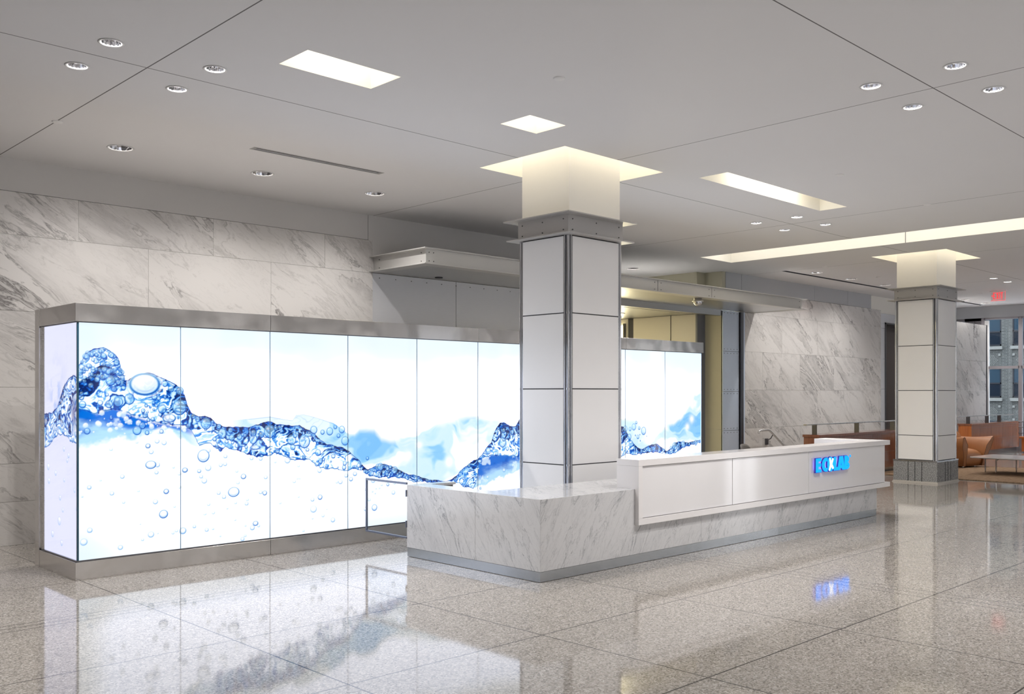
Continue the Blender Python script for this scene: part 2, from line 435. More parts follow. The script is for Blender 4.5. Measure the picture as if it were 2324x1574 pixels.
struct(bx(11.5, 12.4, YW+.25, 15.8, 0, CEIL).build('wall_lobby_left', M['cream_panel']))
struct(bx(11.5, 18.6, 15.8, 16.0, 0, CEIL).build('wall_lobby_far', M['cream_panel']))
# lobby right wall: cream panels with dark seams, stepping out to a slate pilaster, khaki return and riveted face
w = MB()
w.box(17.10, 17.45, 11.9, 12.575, 0, 3.41, 0); w.box(17.10, 17.45, 12.605, 13.64, 0, 3.41, 0); w.box(17.10, 17.45, 13.80, 15.8, 0, 3.41, 0)
w.box(17.13, 17.45, 12.57, 12.61, 0, 3.41, 1); w.box(17.12, 17.45, 13.63, 13.81, 0, 3.41, 1)
w.box(17.10, 17.45, 11.9, 15.8, 3.60, CEIL, 2); w.box(17.08, 17.45, 11.895, 15.8, 3.405, 3.43, 1)
struct(w.build('wall_lobby_right', [M['cream_panel'], M['dark_joint'], M['khaki']]))
struct(bx(17.096, 17.392, 11.885, 11.93, 0, 3.45).build('trim_2', M['slate']))
w = MB(); w.box(17.39, 17.45, YW+.01, 11.89, 0, .905, 0); w.box(17.39, 17.45, YW+.01, 11.89, .91, 3.47, 0); w.box(17.40, 17.53, YW+.02, 11.93, 3.60, CEIL, 0)
struct(w.build('wall_lobby_return', M['khaki']))
w = MB()
zs = [0, .885, 1.729, 2.601, 3.473]
for a, b_ in zip(zs[:-1], zs[1:]):
    w.box(17.39, 18.02, YW-.004, YW+.03, a+.004, b_-.004, 0)
    for k in range(5):
        for z in (a+.045, b_-.045): w.box(17.45+.125*k-.007, 17.45+.125*k+.007, YW-.009, YW-.004, z-.007, z+.007, 2)
w.box(17.4, 18.2, YW+.03, YW+.06, 0, 3.473, 1); w.box(18.05, 18.14, YW-.05, YW+.03, 0, 3.473, 1); w.box(18.14, 18.22, YW-.03, YW+.03, 0, 3.473, 0)
struct(w.build('wall_back_pier', [M['blue_steel'], M['steel_dark'], M['screw']]))
w = MB(); slab_wall(w, 18.26, 25.02, YW, [0.0, .911, 1.763, 2.616, 3.465, 3.945], ([19.0+1.68*k for k in range(6)], [19.85+1.68*k for k in range(6)]))
w.box(18.23, 25.0, YW+.006, YW+.25, 0, 3.94, 1)
struct(w.build('wall_back_right', [M['marble_wall'], M['joint']]))
w = MB()
for a, b_ in ((17.53, 18.150), (18.158, 21.4), (21.408, 23.13), (23.138, 24.46)): w.box(a, b_, YW+.012, YW+.25, 3.95, CEIL, 0)
w.box(24.46, 30.2, YW+.1, YW+.25, 3.87, CEIL, 1); w.box(17.53, 24.46, YW+.02, YW+.2, 3.95, CEIL, 2)
struct(w.build('trim_3', [M['wall_blue'], M['drywall'], M['dark_joint']]))
# end of the back wall: grey metal panels and a dark doorway
w = MB()
for a, b_ in ((0, .9), (.906, 1.80), (1.806, 2.62), (2.626, 3.46), (3.466, 3.86)):
    w.box(25.02, 25.30, YW+.02, YW+.10, a, b_, 0)
w.box(25.30, 27.6, YW+.02, YW+.10, 3.62, 3.86, 0); w.box(27.6, 30.2, YW+.02, YW+.10, 0, 3.86, 0)
struct(w.build('wall_back_end', M['riveted']))
w = MB()
w.box(25.30, 25.36, YW+.0, YW+.30, 0, 3.62, 0); w.box(27.54, 27.6, YW+.0, YW+.30, 0, 3.62, 0); w.box(25.30, 27.6, YW+.0, YW+.30, 3.58, 3.62, 0)
w.box(25.36, 27.54, YW+.28, YW+.32, 0, 3.58, 1)
struct(w.build('door_1', [M['steel_dark'], plain('dark_brown_doorway', (.055, .04, .035), .4)]))

# ------------------------------------------------------------------ facade with windows at the far right
XF = 30.15
w = MB(); w.box(XF-.02, XF+.12, -5.5, YW+.05, 3.96, CEIL, 0)
struct(w.build('wall_right', M['wall_blue']))
yw = [10.62, 9.58, 7.9, 6.3, 4.7, 3.1, 1.5, -.1, -1.7, -3.3, -5.0]
for k in range(len(yw)-1):
    a, b_ = yw[k+1], yw[k]
    wf = MB()
    wf.box(XF, XF+.10, b_-.05, b_+.05, 0, 3.96); wf.box(XF, XF+.10, a+.03, b_-.03, 3.90, 3.96); wf.box(XF, XF+.10, a+.03, b_-.03, 2.42, 2.50)
    wf.box(XF, XF+.10, a+.03, b_-.03, 0.0, .10)
    if k == 0: wf.box(XF-.01, XF+.08, 10.46, 10.57, .1, 3.88, 1)  # pale strip paints the daylit side of the mullion in white
    wo = struct(wf.build('window_%d' % (k+1), [M['frame_mauve'], M['white_trim']]))
    bx(XF+.045, XF+.055, a+.05, b_-.05, .10, 3.90).build('pane', M['pane'], wo)
w = MB(); w.box(XF, XF+.1, 10.67, 11.5, 3.88, 3.96, 0); w.box(XF, XF+.1, 10.67, 11.15, 0, 3.96, 0)
for k in range(3): w.box(XF-.03, XF, 10.72+.14*k, 10.79+.14*k, 0, 3.88, 0)
struct(w.build('window_11', M['frame_dark']))
t = thing('stone_partition', 'free-standing grey-white marble slab in front of the far windows', 'partition', (28.2, 10.23, 0))
w = MB(); slab_wall(w, 26.4, 29.3, 10.234, [0, .911, 1.763, 2.616, 3.68], ([27.9], [28.3])); w.box(26.4, 29.3, 10.262, 10.36, 0, 3.68, 1, (3, 2))
w.build('marble_slab', [M['marble_wall'], M['joint']], t)
bx(29.3, 29.36, 10.22, 10.37, 0, 3.69).build('steel_edge', M['steel_dark'], t)

# street side behind the camera: wall with tall windows, and an unseen building added across the road
w = MB(); w.box(-7, 30.15, -5.5, -5.3, 3.7, CEIL, 0)
for k in range(10): w.box(-7+4.05*k, -6.35+4.05*k, -5.5, -5.3, 0, 3.7, 0)
struct(w.build('wall_front', M['wall_grey']))
w = MB()
for k in range(9):
    a_ = -6.35+4.05*k
    for q in (0, 1.11, 2.23, 3.34): w.box(a_+q, a_+q+.06, -5.45, -5.37, 0, 3.7)
    w.box(a_, a_+3.4, -5.45, -5.37, 2.42, 2.50); w.box(a_, a_+3.4, -5.45, -5.37, 0, .12)
struct(w.build('trim_4', M['frame_mauve']))
struct(bx(-7.2, -7, -5.5, 16.2, 0, CEIL).build('wall_left', M['wall_grey']))
# brick building over the street
t = thing('brick_building', 'grey brick building seen through the far right window', 'building', (42.6, 14, -.55))
b_ = MB()
def bwall(y0, y1, z0, z1, x=42.0, mi=0):
    b_.add([(x, y0, z0), (x, y0, z1), (x, y1, z1), (x, y1, z0)], [(0, 1, 2, 3)], mi, False, [[(y0, z0), (y0, z1), (y1, z1), (y1, z0)]])
PITCH, ZS0 = 2.15, 3.66
wins = []
ys = [-20 + 2.45*k for k in range(26)]
ys = [14.069 + 1.62*k*1.0 for k in range(-18, 14)]
for k in range(-18, 14):
    y0 = 14.07 + 1.42*k
    for n in range(-2, 3):
        zb = ZS0 + PITCH*n
        wins.append((y0, y0+.99, zb, zb+1.17))
bl = MB()
bl.box(42.12, 43.2, -14, 36, -.55, 14, 0)
for k in range(-18, 15):
    yp = 14.07 + 1.42*k
    uvb = MB
    for f_ in (0,):
        vs = [(42.0, yp-.43, -.55), (42.0, yp-.43, 14), (42.0, yp, 14), (42.0, yp, -.55), (42.12, yp-.43, -.55), (42.12, yp-.43, 14), (42.12, yp, 14), (42.12, yp, -.55)]
        fs = [(0, 1, 2, 3), (4, 5, 1, 0), (3, 2, 6, 7)]
        bl.add(vs, fs, 0, False, [[(vs[i][1]+vs[i][0], vs[i][2]) for i in f] for f in fs])
    for n in range(-2, 4):
        z1 = ZS0 + PITCH*n
        vs = [(42.02, yp, z1-.98), (42.02, yp, z1), (42.02, yp+.99, z1), (42.02, yp+.99, z1-.98)]
        bl.add(vs, [(0, 1, 2, 3)], 0, False, [[(p[1], p[2]) for p in vs]])
bl.build('facade', M['brick'], t)
for (y0, y1, z0, z1) in [q for q in wins if 6 < q[0] < 18.5 and q[2] < 9]:
    ww = MB(); ww.box(42.03, 42.06, y0, y1, z0, z1, 0)
    ww.box(42.0, 42.05, y0, y0+.05, z0, z1, 1); ww.box(42.0, 42.05, y1-.05, y1, z0, z1, 1); ww.box(42.0, 42.05, y0, y1, z0+.56, z0+.62, 1); ww.box(42.0, 42.05, y0, y1, z0, z0+.06, 1)
    ww.box(42.025, 42.028, y0+.05, y1-.05, z0+.62, z1, 2)
    ww.build('sash_window', [M['dark_window'], M['sash'], M['blue_window']], t)
    sl = MB(); sl.box(41.90, 42.05, y0-.06, y1+.06, z0-.15, z0-.02); sl.build('stone_sill', M['limestone'], t)
    pn = MB()
    for yy in (y0+.02, y1-.1):
        for zz in (z0-.42, z0-.95): pn.box(41.96, 42.03, yy, yy+.09, zz, zz+.09, 0)
    for q in range(5):
        c_ = (y0+y1)/2; r0 = .05+.07*q
        for sg in (-1, 1):
            for sz in (-1, 1):
                pn.add([(42.0, c_+sg*r0, z0-.60), (42.0, c_+sg*(r0+.03), z0-.60), (42.0, c_+sg*max(.0, r0-.2+.03), z0-.60+sz*.22), (42.0, c_+sg*max(0, r0-.2), z0-.60+sz*.22)], [(0, 1, 2, 3)], 1)
    pn.build('patterned_spandrel', [M['limestone'], plain('light_brick', (.09, .095, .09), .85) if 'light_brick' not in bpy.data.materials else bpy.data.materials['light_brick']], t)

SCREW = {}
def screw(x, y, z, ax, parent):
    """small dark screw head, one shared mesh per facing"""
    if ax not in SCREW:
        d = (.002, .0045) if ax == 'x' else (.0045, .002)
        pts = [(.0075*math.cos(a*math.pi/4), .0075*math.sin(a*math.pi/4)) for a in range(8)]
        o = MB().prism(pts, ax, -.004, .004).build('screw_head', M['screw']); SCREW[ax] = o.data
    else:
        o = bpy.data.objects.new('screw_head', SCREW[ax]); COL.objects.link(o)
    o.parent = parent; o.location = (x, y, z); return o
t = thing('unseen_building', 'unseen stone building added across the road behind the viewer to darken reflections', 'building', (12, -25, -.55))  # unseen, added to darken what the steel and glass reflect
w = MB(); w.box(-30, 55, -27, -24.2, -.55, 11, 0); w.build('facade', plain('buff_stone', (.30, .28, .26), .8, .1, 1), t)
for i in range(22):
    for j in range(3): w = MB(); w.box(-28+3.8*i, -26.3+3.8*i, -24.2, -24.15, .4+3.5*j, 2.7+3.5*j); w.build('window', M['dark_window'], t)
# ------------------------------------------------------------------ metal canopy over the lobby opening
t = thing('lobby_canopy', 'long grey metal canopy with I-beam edge above the lit water wall', 'canopy', (13.3, 10.9, 3.477))
def ibeam_ring(x0, x1, y0, y1, z0, z1, fl, th, web_in):
    f = MB()
    for z in (z0, z1-th):
        f.box(x0, x1, y0, y0+fl, z, z+th); f.box(x0, x0+fl, y0+fl, y1, z, z+th); f.box(x1-fl, x1, y0+fl, y1, z, z+th)
    g = MB()
    g.box(x0+web_in, x1-web_in, y0+web_in, y0+web_in+.02, z0+th, z1-th); g.box(x0+web_in, x0+web_in+.02, y0+web_in+.02, y1, z0+th, z1-th); g.box(x1-web_in-.02, x1-web_in, y0+web_in+.02, y1, z0+th, z1-th)
    return f, g
f, g = ibeam_ring(8.16, 18.66, 10.135, YW+.01, 3.477, 3.705, .20, .014, .085)
f.build('beam_flange', M['canopy'], t, .003); WEB = g.build('beam_web', M['canopy'], t)
s = MB(); s.box(8.26, 18.60, 10.25, YW, 3.484, 3.50); s.box(12.4, 17.40, YW, 15.8, 3.484, 3.50); s.build('underside_panel', M['soffit'], t)
for x in (11.52, 13.5, 15.17): bx(x-.002, x+.002, 10.216, 10.221, 3.491, 3.69).build('web_joint', M['dark_joint'], WEB)
xs = [8.30, 8.38]
for x in (11.52, 13.5, 15.17): xs += [x-.09, x+.09]
for x in xs + [18.45]:
    for z in (3.53, 3.65): screw(x, 10.218, z, 'y', WEB)
for y in (10.32, 11.30):
    for z in (3.53, 3.65): screw(8.243, y, z, 'x', WEB)
s = MB(); s.box(12.45, 17.38, YW+.02, 11.60, 3.36, 3.484); s.box(13.0, 17.1, 12.0, 15.8, 3.41, 3.43); s.build('header_panel', M['soffit'], t)
s = MB(); s.lathe([(.05, 0), (.062, 0), (.062, .008), (.05, .008)], (9.355, 11.28, 3.474), 20); s.disc((9.355, 11.28, 3.479), .05, 20); s.build('underside_cap', M['dark_joint'], t)

# ------------------------------------------------------------------ columns
def column(x0, y0, wx, wy, label, which):
    t = thing('column', label, 'column', (x0+wx/2, y0+wy/2, 0), 'square clad columns')
    x1, y1 = x0+wx, y0+wy
    # granite plinth with grooves
    p = MB(); p.box(x0-.015, x1+.015, y0-.015, y1+.015, 0, .40, 0)
    g = MB()
    for k in (-1, 0, 1):
        c = (x0+x1)/2 + k*.13; d = (y0+y1)/2 + k*.13
        g.box(c-.006, c+.006, y0-.0175, y1+.0175, .0, .40); g.box(x0-.0175, x1+.0175, d-.006, d+.006, .0, .40)
    pl = p.build('granite_plinth', M['granite'], t, .004); g.build('plinth_groove', M['dark'], pl)
    s = MB()
    q = .035; s.add([(x0-.015, y0-.015, .035), (x1+.015, y0-.015, .035), (x1+.015, y1+.015, .035), (x0-.015, y1+.015, .035),
           (x0-q, y0-q, .0005), (x1+q, y0-q, .0005), (x1+q, y1+q, .0005), (x0-q, y1+q, .0005)], [(0, 4, 5, 1), (1, 5, 6, 2), (2, 6, 7, 3), (3, 7, 4, 0)])
    s.build('floor_cove', plain('pale_terrazzo_cove', (.40, .37, .33), .3, .2, 60) if 'pale_terrazzo_cove' not in bpy.data.materials else bpy.data.materials['pale_terrazzo_cove'], t)
    s = MB(); s.box(x0-.018, x1+.018, y0-.018, y1+.018, .40, .43); s.build('steel_sill', M['chrome'], t)
    s = MB(); s.box(x0+.02, x1-.02, y0+.02, y1-.02, .43, 3.46); s.build('core', M['dark_joint'], t)
    zs = [.435, .895, 1.745, 2.592, 3.455]
    for a, b2 in zip(zs[:-1], zs[1:]):
        c, d = a+.006, b2-.006
        bx(x0+.075, x1-.075, y0, y0+.02, c, d).build('cladding_panel', M['cladding'], t, .002)
        bx(x0, x0+.02, y0+.075, y1-.075, c, d).build('cladding_panel', M['cladding'], t, .002)
        bx(x1-.02, x1, y0+.075, y1-.075, c, d).build('cladding_panel', M['cladding'], t, .002)
        bx(x0+.075, x1-.075, y1-.02, y1, c, d).build('cladding_panel', M['cladding'], t, .002)
    for cx, cy, sx, sy in ((x0, y0, 1, 1), (x1, y0, -1, 1), (x0, y1, 1, -1), (x1, y1, -1, -1)):
        s = MB()
        s.prism([(cx+sx*.006, cy+sy*.07), (cx+sx*.006, cy+sy*.058), (cx+sx*.03, cy+sy*.05), (cx+sx*.042, cy+sy*.042), (cx+sx*.05, cy+sy*.03), (cx+sx*.058, cy+sy*.006), (cx+sx*.07, cy+sy*.006), (cx+sx*.07, cy+sy*.07)], 'z', .43, 3.462)
        s.tube([(cx+sx*.022, cy+sy*.022, .43), (cx+sx*.022, cy+sy*.022, 3.46)], .017, 14)
        s.tube([(cx+sx*.010, cy+sy*.062, .43), (cx+sx*.010, cy+sy*.062, 3.46)], .007, 8)
        s.tube([(cx+sx*.062, cy+sy*.010, .43), (cx+sx*.062, cy+sy*.010, 3.46)], .007, 8)
        for z in zs[1:-1]: s.tube([(cx+sx*.022, cy+sy*.022, z-.01), (cx+sx*.022, cy+sy*.022, z+.01)], .021, 14)
        s.build('corner_trim', M['chrome'], t)
    # cap beam
    s = MB()
    s.box(x0-.002, x1+.002, y0-.002, y1+.002, 3.476, 3.684); cw = s.build('cap_web', M['beam'], t)
    for z, ov in ((3.462, .10), (3.684, .125)):
        s = MB(); xx0, xx1, yy0, yy1 = x0-ov, x1+ov, y0-ov, y1+ov
        e = .006
        s.box(xx0, xx1, yy0, yy1, z, z+.014)
        s.build('cap_flange', M['beam'], t, .003)
    for z in (3.52, 3.64):
        for x in (x0+.07, (x0+x1)/2, x1-.07): screw(x, y0-.003, z, 'y', cw)
        for y in (y0+.07, (y0+y1)/2, y1-.07): screw(x0-.003, y, z, 'x', cw)
    bx(x0+.03, x1-.035, y0+.012, y1-.035, 3.698, CEIL+.5).build('upper_shaft', M['drywall'], t)
    return t
column(7.745, 7.096, .945, .79, 'large clad column rising behind the marble end of the reception desk', 0)
column(17.93, 7.133, .975, .80, 'smaller far column on a grey granite plinth beside the tan armchair', 1)

# ------------------------------------------------------------------ luminous ceiling recesses
def recess(name, x0, x1, y0, y1, h, lamp, label, cat, group=None, full=True, div=None):
    t = thing(name, label, cat, ((x0+x1)/2, (y0+y1)/2, CEIL), group)
    s = MB(); z0, z1 = CEIL+.001, CEIL+h; th = .015
    s.box(x0-th, x0, y0-th, y1+th, z0, z1); s.box(x1, x1+th, y0-th, y1+th, z0, z1)
    s.box(x0, x1, y0-th, y0, z0, z1); s.box(x0, x1, y1, y1+th, z0, z1); s.box(x0-th, x1+th, y0-th, y1+th, z1, z1+th)
    s.build('recess_walls', M['recess'], t)
    e = MB()
    if full: m_ = (x1-x0)*.26; e.box(x0+m_, x1-m_, y0+.05, y1-.05, z1-.02, z1-.01)
    else:   # lamps along the rim only
        for a, b2, c, d in ((x0+.02, x1-.02, y0+.02, y0+.12), (x0+.02, x1-.02, y1-.12, y1-.02), (x0+.02, x0+.12, y0+.14, y1-.14), (x1-.12, x1-.02, y0+.14, y1-.14)):
            e.box(a, b2, c, d, z1-.02, z1-.01)
    e.build('lamp_panel', lamp, t)
    if div is not None: bx(x1-.006, x1-.001, div-.004, div+.004, z0, z1-.03).build('joint', M['dark_joint'], t)
    return t
recess('recessed_ceiling_light', 3.90, 4.79, 6.265, 6.69, .42, M['lamp_recess'], 'rectangular glowing ceiling recess nearest the camera, at upper left', 'ceiling light', 'rectangular ceiling recesses')
recess('recessed_ceiling_light', 6.318, 6.818, 6.275, 6.685, .42, M['lamp_recess'], 'small square glowing ceiling recess just in front of the large column', 'ceiling light', 'rectangular ceiling recesses')
recess('recessed_ceiling_light', 9.64, 12.64, 6.27, 6.68, .42, M['lamp_recess'], 'long narrow glowing ceiling recess right of the large column', 'ceiling light', 'rectangular ceiling recesses')
recess('column_cove_light', *COVES[0], .46, M['lamp_cove'], 'warm lit ceiling recess around the head of the large column', 'ceiling light', 'column coves', full=False)
recess('column_cove_light', *COVES[1], .46, M['lamp_cove'], 'warm lit ceiling recess around the head of the far column', 'ceiling light', 'column coves', full=False)
recess('ceiling_slot_light', *SLOT, .45, M['lamp_slot'], 'long cream ceiling slot running to the right edge of the photo', 'ceiling light', div=7.06)

# ------------------------------------------------------------------ downlights
def downlight(name, lamp, deep=.17, lampr=.05, HR=.125):
    t = thing(name, '', 'downlight', (0, 0, 0))
    s = MB(); s.lathe([(HR, .002), (HR+.012, -.004), (HR+.004, -.008), (HR-.008, -.004), (HR-.012, .004)], seg=36); s.build('trim_ring', M['white_trim'], t)
    s = MB(); prof = [(HR-.010, .0), (HR-.010-(HR-lampr)*.12, deep*.3), (HR-.010-(HR-lampr)*.35, deep*.62), (lampr+.008, deep)]
    seg = 28; vs = []; fs = []
    for r, z in prof:
        for k in range(seg):
            a = 2*math.pi*k/seg; rr = r*(1 if k % 2 else .965); vs.append((rr*math.cos(a), rr*math.sin(a), z))
    for i in range(len(prof)-1):
        for k in range(seg): l = (k+1) % seg; fs.append((i*seg+k, i*seg+l, (i+1)*seg+l, (i+1)*seg+k))
    s.add(vs, fs); s.lathe([(lampr+.008, deep), (.0, deep+.01)], seg=28); s.build('reflector', M['chrome'], t)
    sl = bpy.data.lights.new('downlight_beam', 'SPOT'); sl.energy = LIT['spot']*(.72 if lamp is M['lamp_bulb'] else .85); sl.color = (1, .96, .93)
    sl.spot_size = math.radians(150); sl.spot_blend = 1.0; sl.shadow_soft_size = .03
    so = bpy.data.objects.new('downlight_beam', sl); COL.objects.link(so); so.parent = t; so.location = (0, 0, .022)
    s = MB(); s.lathe([(lampr, deep-.002), (lampr*.8, deep-.014), (.0, deep-.02)], seg=24); s.build('lamp_lens', lamp, t)
    return t
bright = downlight('recessed_downlight', M['lamp_bulb'], .10, .06); soft = downlight('recessed_downlight', M['lamp_dim'], .11, .035, HS)
big_lab = ['bright round downlight nearest the left edge, above the marble wall', 'bright round downlight left of the linear air vent end, above the lit wall', 'bright round downlight near the canopy corner, right of the linear vent',
           'round downlight above the right marble wall, leftmost of its row', 'round downlight above the right marble wall, second in its row', 'round downlight just left of the far column head',
           'small round downlight between the far column and the red exit sign', 'smallest round downlight below the red exit sign']
sm_lab = ['round downlight at upper left, farthest up of the four round the seam crossing', 'round downlight at upper left, leftmost of the four round the seam crossing', 'round downlight at upper left, rightmost of the four round the seam crossing', 'round downlight at upper left, lowest of the four round the seam crossing',
          'round downlight at upper right, topmost of the four there', 'round downlight at upper right, leftmost of the four there', 'round downlight at upper right, nearest the right edge', 'round downlight at upper right, lowest of the four there',
          'small downlight right of the large column, leftmost of the four by the long recess', 'small downlight right of the large column, topmost of the four by the long recess', 'small downlight right of the large column, lowest of the four by the long recess', 'small downlight right of the large column, rightmost of the four by the long recess',
          'tiny downlight above the exit sign, the left one of two', 'tiny downlight above the exit sign, the right one of two']
def place(proto, used, x, y, lab, grp):
    if not used[0]:
        used[0] = True; proto.location = (x, y, CEIL); proto['label'] = lab; proto['group'] = grp; proto['base'] = (x, y, CEIL); KIDS[proto.name] = children(proto); return proto
    return dup(proto, (x, y, CEIL), lab, grp)
u1, u2 = [False], [False]
for (x, y), l in zip(BIG, big_lab): place(bright, u1, x, y, l, 'downlights along the back wall')
for (x, y) in CORR: place(bright, u1, x, y, 'round downlight over the khaki lobby, just above the canopy beam', 'downlights along the back wall')
for (x, y), l in zip(SMALL, sm_lab): place(soft, u2, x, y, l, 'downlights in clusters of four')

# flat white detector / sprinkler covers
pl = MB().lathe([(.0, -.012), (.042, -.012), (.05, -.006), (.05, 0)], seg=24).build('sprinkler_cover', M['white_trim'])
CV = [(3.195, 9.60, 'flat round cover plate on the ceiling seam at far left'), (5.749, 5.37, 'flat round cover plate on the ceiling above the small square recess'), (10.709, 5.402, 'flat round cover plate above the long narrow ceiling recess'),
      (13.255, 5.405, 'flat round cover plate just above the long cream ceiling slot'), (18.312, 9.565, 'tiny cover plate above the leftmost downlight of the right marble wall'), (20.785, 9.557, 'tiny cover plate left of the far column head'), (26.108, 9.262, 'tiny cover plate left of the exit sign')]
for i, (x, y, l) in enumerate(CV):
    o = pl if i == 0 else pl.copy()
    if i: COL.objects.link(o)
    o.location = (x, y, CEIL); tag(o, l, 'sprinkler cover', 'ceiling cover plates')

# linear vents
for (x0, x1, y0, y1), l in zip(VENTS, ('linear slot air vent in the ceiling at left, above the lit wall', 'linear slot air vent mostly hidden behind the large column cap')):
    t = thing('linear_air_vent', l, 'air vent', ((x0+x1)/2, (y0+y1)/2, CEIL), 'linear air vents')
    s = MB(); s.box(x0-.03, x1+.03, y0-.012, y0+.004, CEIL-.003, CEIL+.002); s.box(x0-.03, x1+.03, y1-.004, y1+.012, CEIL-.003, CEIL+.002); s.box(x0-.03, x0+.01, y0, y1, CEIL-.003, CEIL+.002); s.box(x1-.01, x1+.03, y0, y1, CEIL-.003, CEIL+.002)
    s.build('vent_frame', M['vent_paint'], t)
    s = MB(); s.box(x0, x1, y0+.034, y0+.052, CEIL-.002, CEIL+.002); s.build('vent_blade', M['vent_paint'], t)
    s = MB(); s.box(x0-.005, x1+.005, y0-.005, y1+.005, CEIL+.012, CEIL+.02); s.box(x0-.005, x0, y0, y1, CEIL, CEIL+.012); s.build('vent_box', M['dark'], t)
x0, x1, y0, y1 = SLOT_DIFF
t = thing('ceiling_slot_diffuser', 'long dark ceiling slot running in front of the right marble wall', 'air vent', ((x0+x1)/2, 10.5, CEIL))
s = MB(); s.box(x0-.005, x1+.005, y0-.005, y0, CEIL, CEIL+.08); s.box(x0-.005, x1+.005, y1, y1+.005, CEIL, CEIL+.08); s.box(x0-.005, x1+.005, y0, y1, CEIL+.08, CEIL+.085); s.build('slot_housing', M['dark_joint'], t)
s = MB(); s.box(x0, x1, y0+.045, y0+.055, CEIL+.02, CEIL+.05); s.build('slot_blade', M['steel_dark'], t)

# ------------------------------------------------------------------ lobby lights behind the canopy
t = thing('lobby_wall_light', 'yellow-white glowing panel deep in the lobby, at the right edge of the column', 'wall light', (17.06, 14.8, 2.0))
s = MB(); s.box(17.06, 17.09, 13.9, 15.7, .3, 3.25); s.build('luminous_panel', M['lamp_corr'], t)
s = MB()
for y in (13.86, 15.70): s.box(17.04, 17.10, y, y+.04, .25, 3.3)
s.build('frame', M['steel_dark'], t)
t = thing('lobby_ceiling_light', 'warm strip lamp in the lobby ceiling, hidden above the lit wall', 'ceiling light', (14.5, 13.3, 3.40))
bx(13.4, 15.8, 12.9, 13.6, 3.38, 3.40).build('luminous_panel', M['lamp_corr'], t)
bx(13.36, 15.84, 12.86, 13.64, 3.395, 3.41).build('frame', M['white_trim'], t)

# dome camera
t = thing('security_dome_camera', 'chrome dome security camera under the canopy, above the right end of the lit wall', 'security camera', (14.875, 10.266+.05, 3.477))
s = MB(); s.lathe([(.0, 0), (.075, 0), (.078, -.045), (.105, -.058), (.108, -.068), (.085, -.074), (.0, -.074)], (14.875, 10.33, 3.484), 32); s.build('housing', M['steel'], t)
s = MB(); s.lathe([(.080, -.070), (.078, -.095), (.062, -.125), (.035, -.145), (.0, -.152)], (14.875, 10.33, 3.484), 32); s.build('dome', M['chrome'], t)

# ------------------------------------------------------------------ EXIT sign and desk sign helpers
def text_mesh(name, txt, size, depth, matr, parent, squash=1.0, bold=0.0):
    cu = bpy.data.curves.new(name, 'FONT'); cu.body = txt; cu.size = size; cu.extrude = depth/2; cu.offset = bold; cu.align_x = 'CENTER'; cu.align_y = 'CENTER'
    ob = bpy.data.objects.new(name+'_tmp', cu); COL.objects.link(ob)
    bpy.context.view_layer.update()
    me = bpy.data.meshes.new_from_object(ob.evaluated_get(bpy.context.evaluated_depsgraph_get()))
    bpy.data.objects.remove(ob); bpy.data.curves.remove(cu)
    me.name = name; me.materials.clear(); me.materials.append(matr)
    return me
ex, ey = 25.80, 8.72
t = thing('exit_sign', 'red illuminated EXIT sign hanging from the ceiling at far right', 'sign', (ex, ey, CEIL))
s = MB(); s.box(ex-.03, ex+.03, ey-.20, ey+.20, CEIL-.02, CEIL-.001); s.build('mounting_plate', M['white_trim'], t)
s = MB(); s.box(ex-.004, ex+.004, ey-.17, ey+.17, CEIL-.25, CEIL-.02); s.build('acrylic_panel', M['acrylic'], t)
s = MB(); s.box(ex-.006, ex+.006, ey-.17, ey+.17, CEIL-.255, CEIL-.245); s.box(ex-.006, ex+.006, ey-.172, ey-.168, CEIL-.25, CEIL-.02); s.build('glowing_edge', M['exit_red'], t)
X0, dx = ey+.115, -.075
def poly_letters(t, polys, matr, x, name):
    for nm, strokes in polys:
        s = MB()
        for st in strokes: s.prism([(y, z) for y, z in st], 'x', x, x+.006)
        s.build(name, matr, t)
zt, zb = CEIL-.045, CEIL-.215
def R(y0, y1, z0, z1): return [(y0, z0), (y1, z0), (y1, z1), (y0, z1)]
L = []
y = X0; w_ = .055; th = .018
L.append(('E', [R(y, y-th, zb, zt), R(y-th, y-w_, zt-.02, zt), R(y-th, y-w_*.85, (zt+zb)/2-.01, (zt+zb)/2+.01), R(y-th, y-w_, zb, zb+.02)]))
y = X0-.072
L.append(('X', [[(y, zb), (y-.018, zb), (y-w_, zt), (y-w_+.018, zt)], [(y, zt), (y-.018, zt), (y-w_, zb), (y-w_+.018, zb)]]))
y = X0-.145; L.append(('I', [R(y, y-th, zb, zt)]))
y = X0-.178; L.append(('T', [R(y-.019, y-.037, zb, zt-.02), R(y, y-.056, zt-.02, zt)]))
L.append(('arrow', [[(X0+.012, zb+.11), (X0+.045, zb+.085), (X0+.012, zb+.06), (X0+.018, zb+.085)]]))
poly_letters(t, L, M['exit_red'], ex-.012, 'letter')

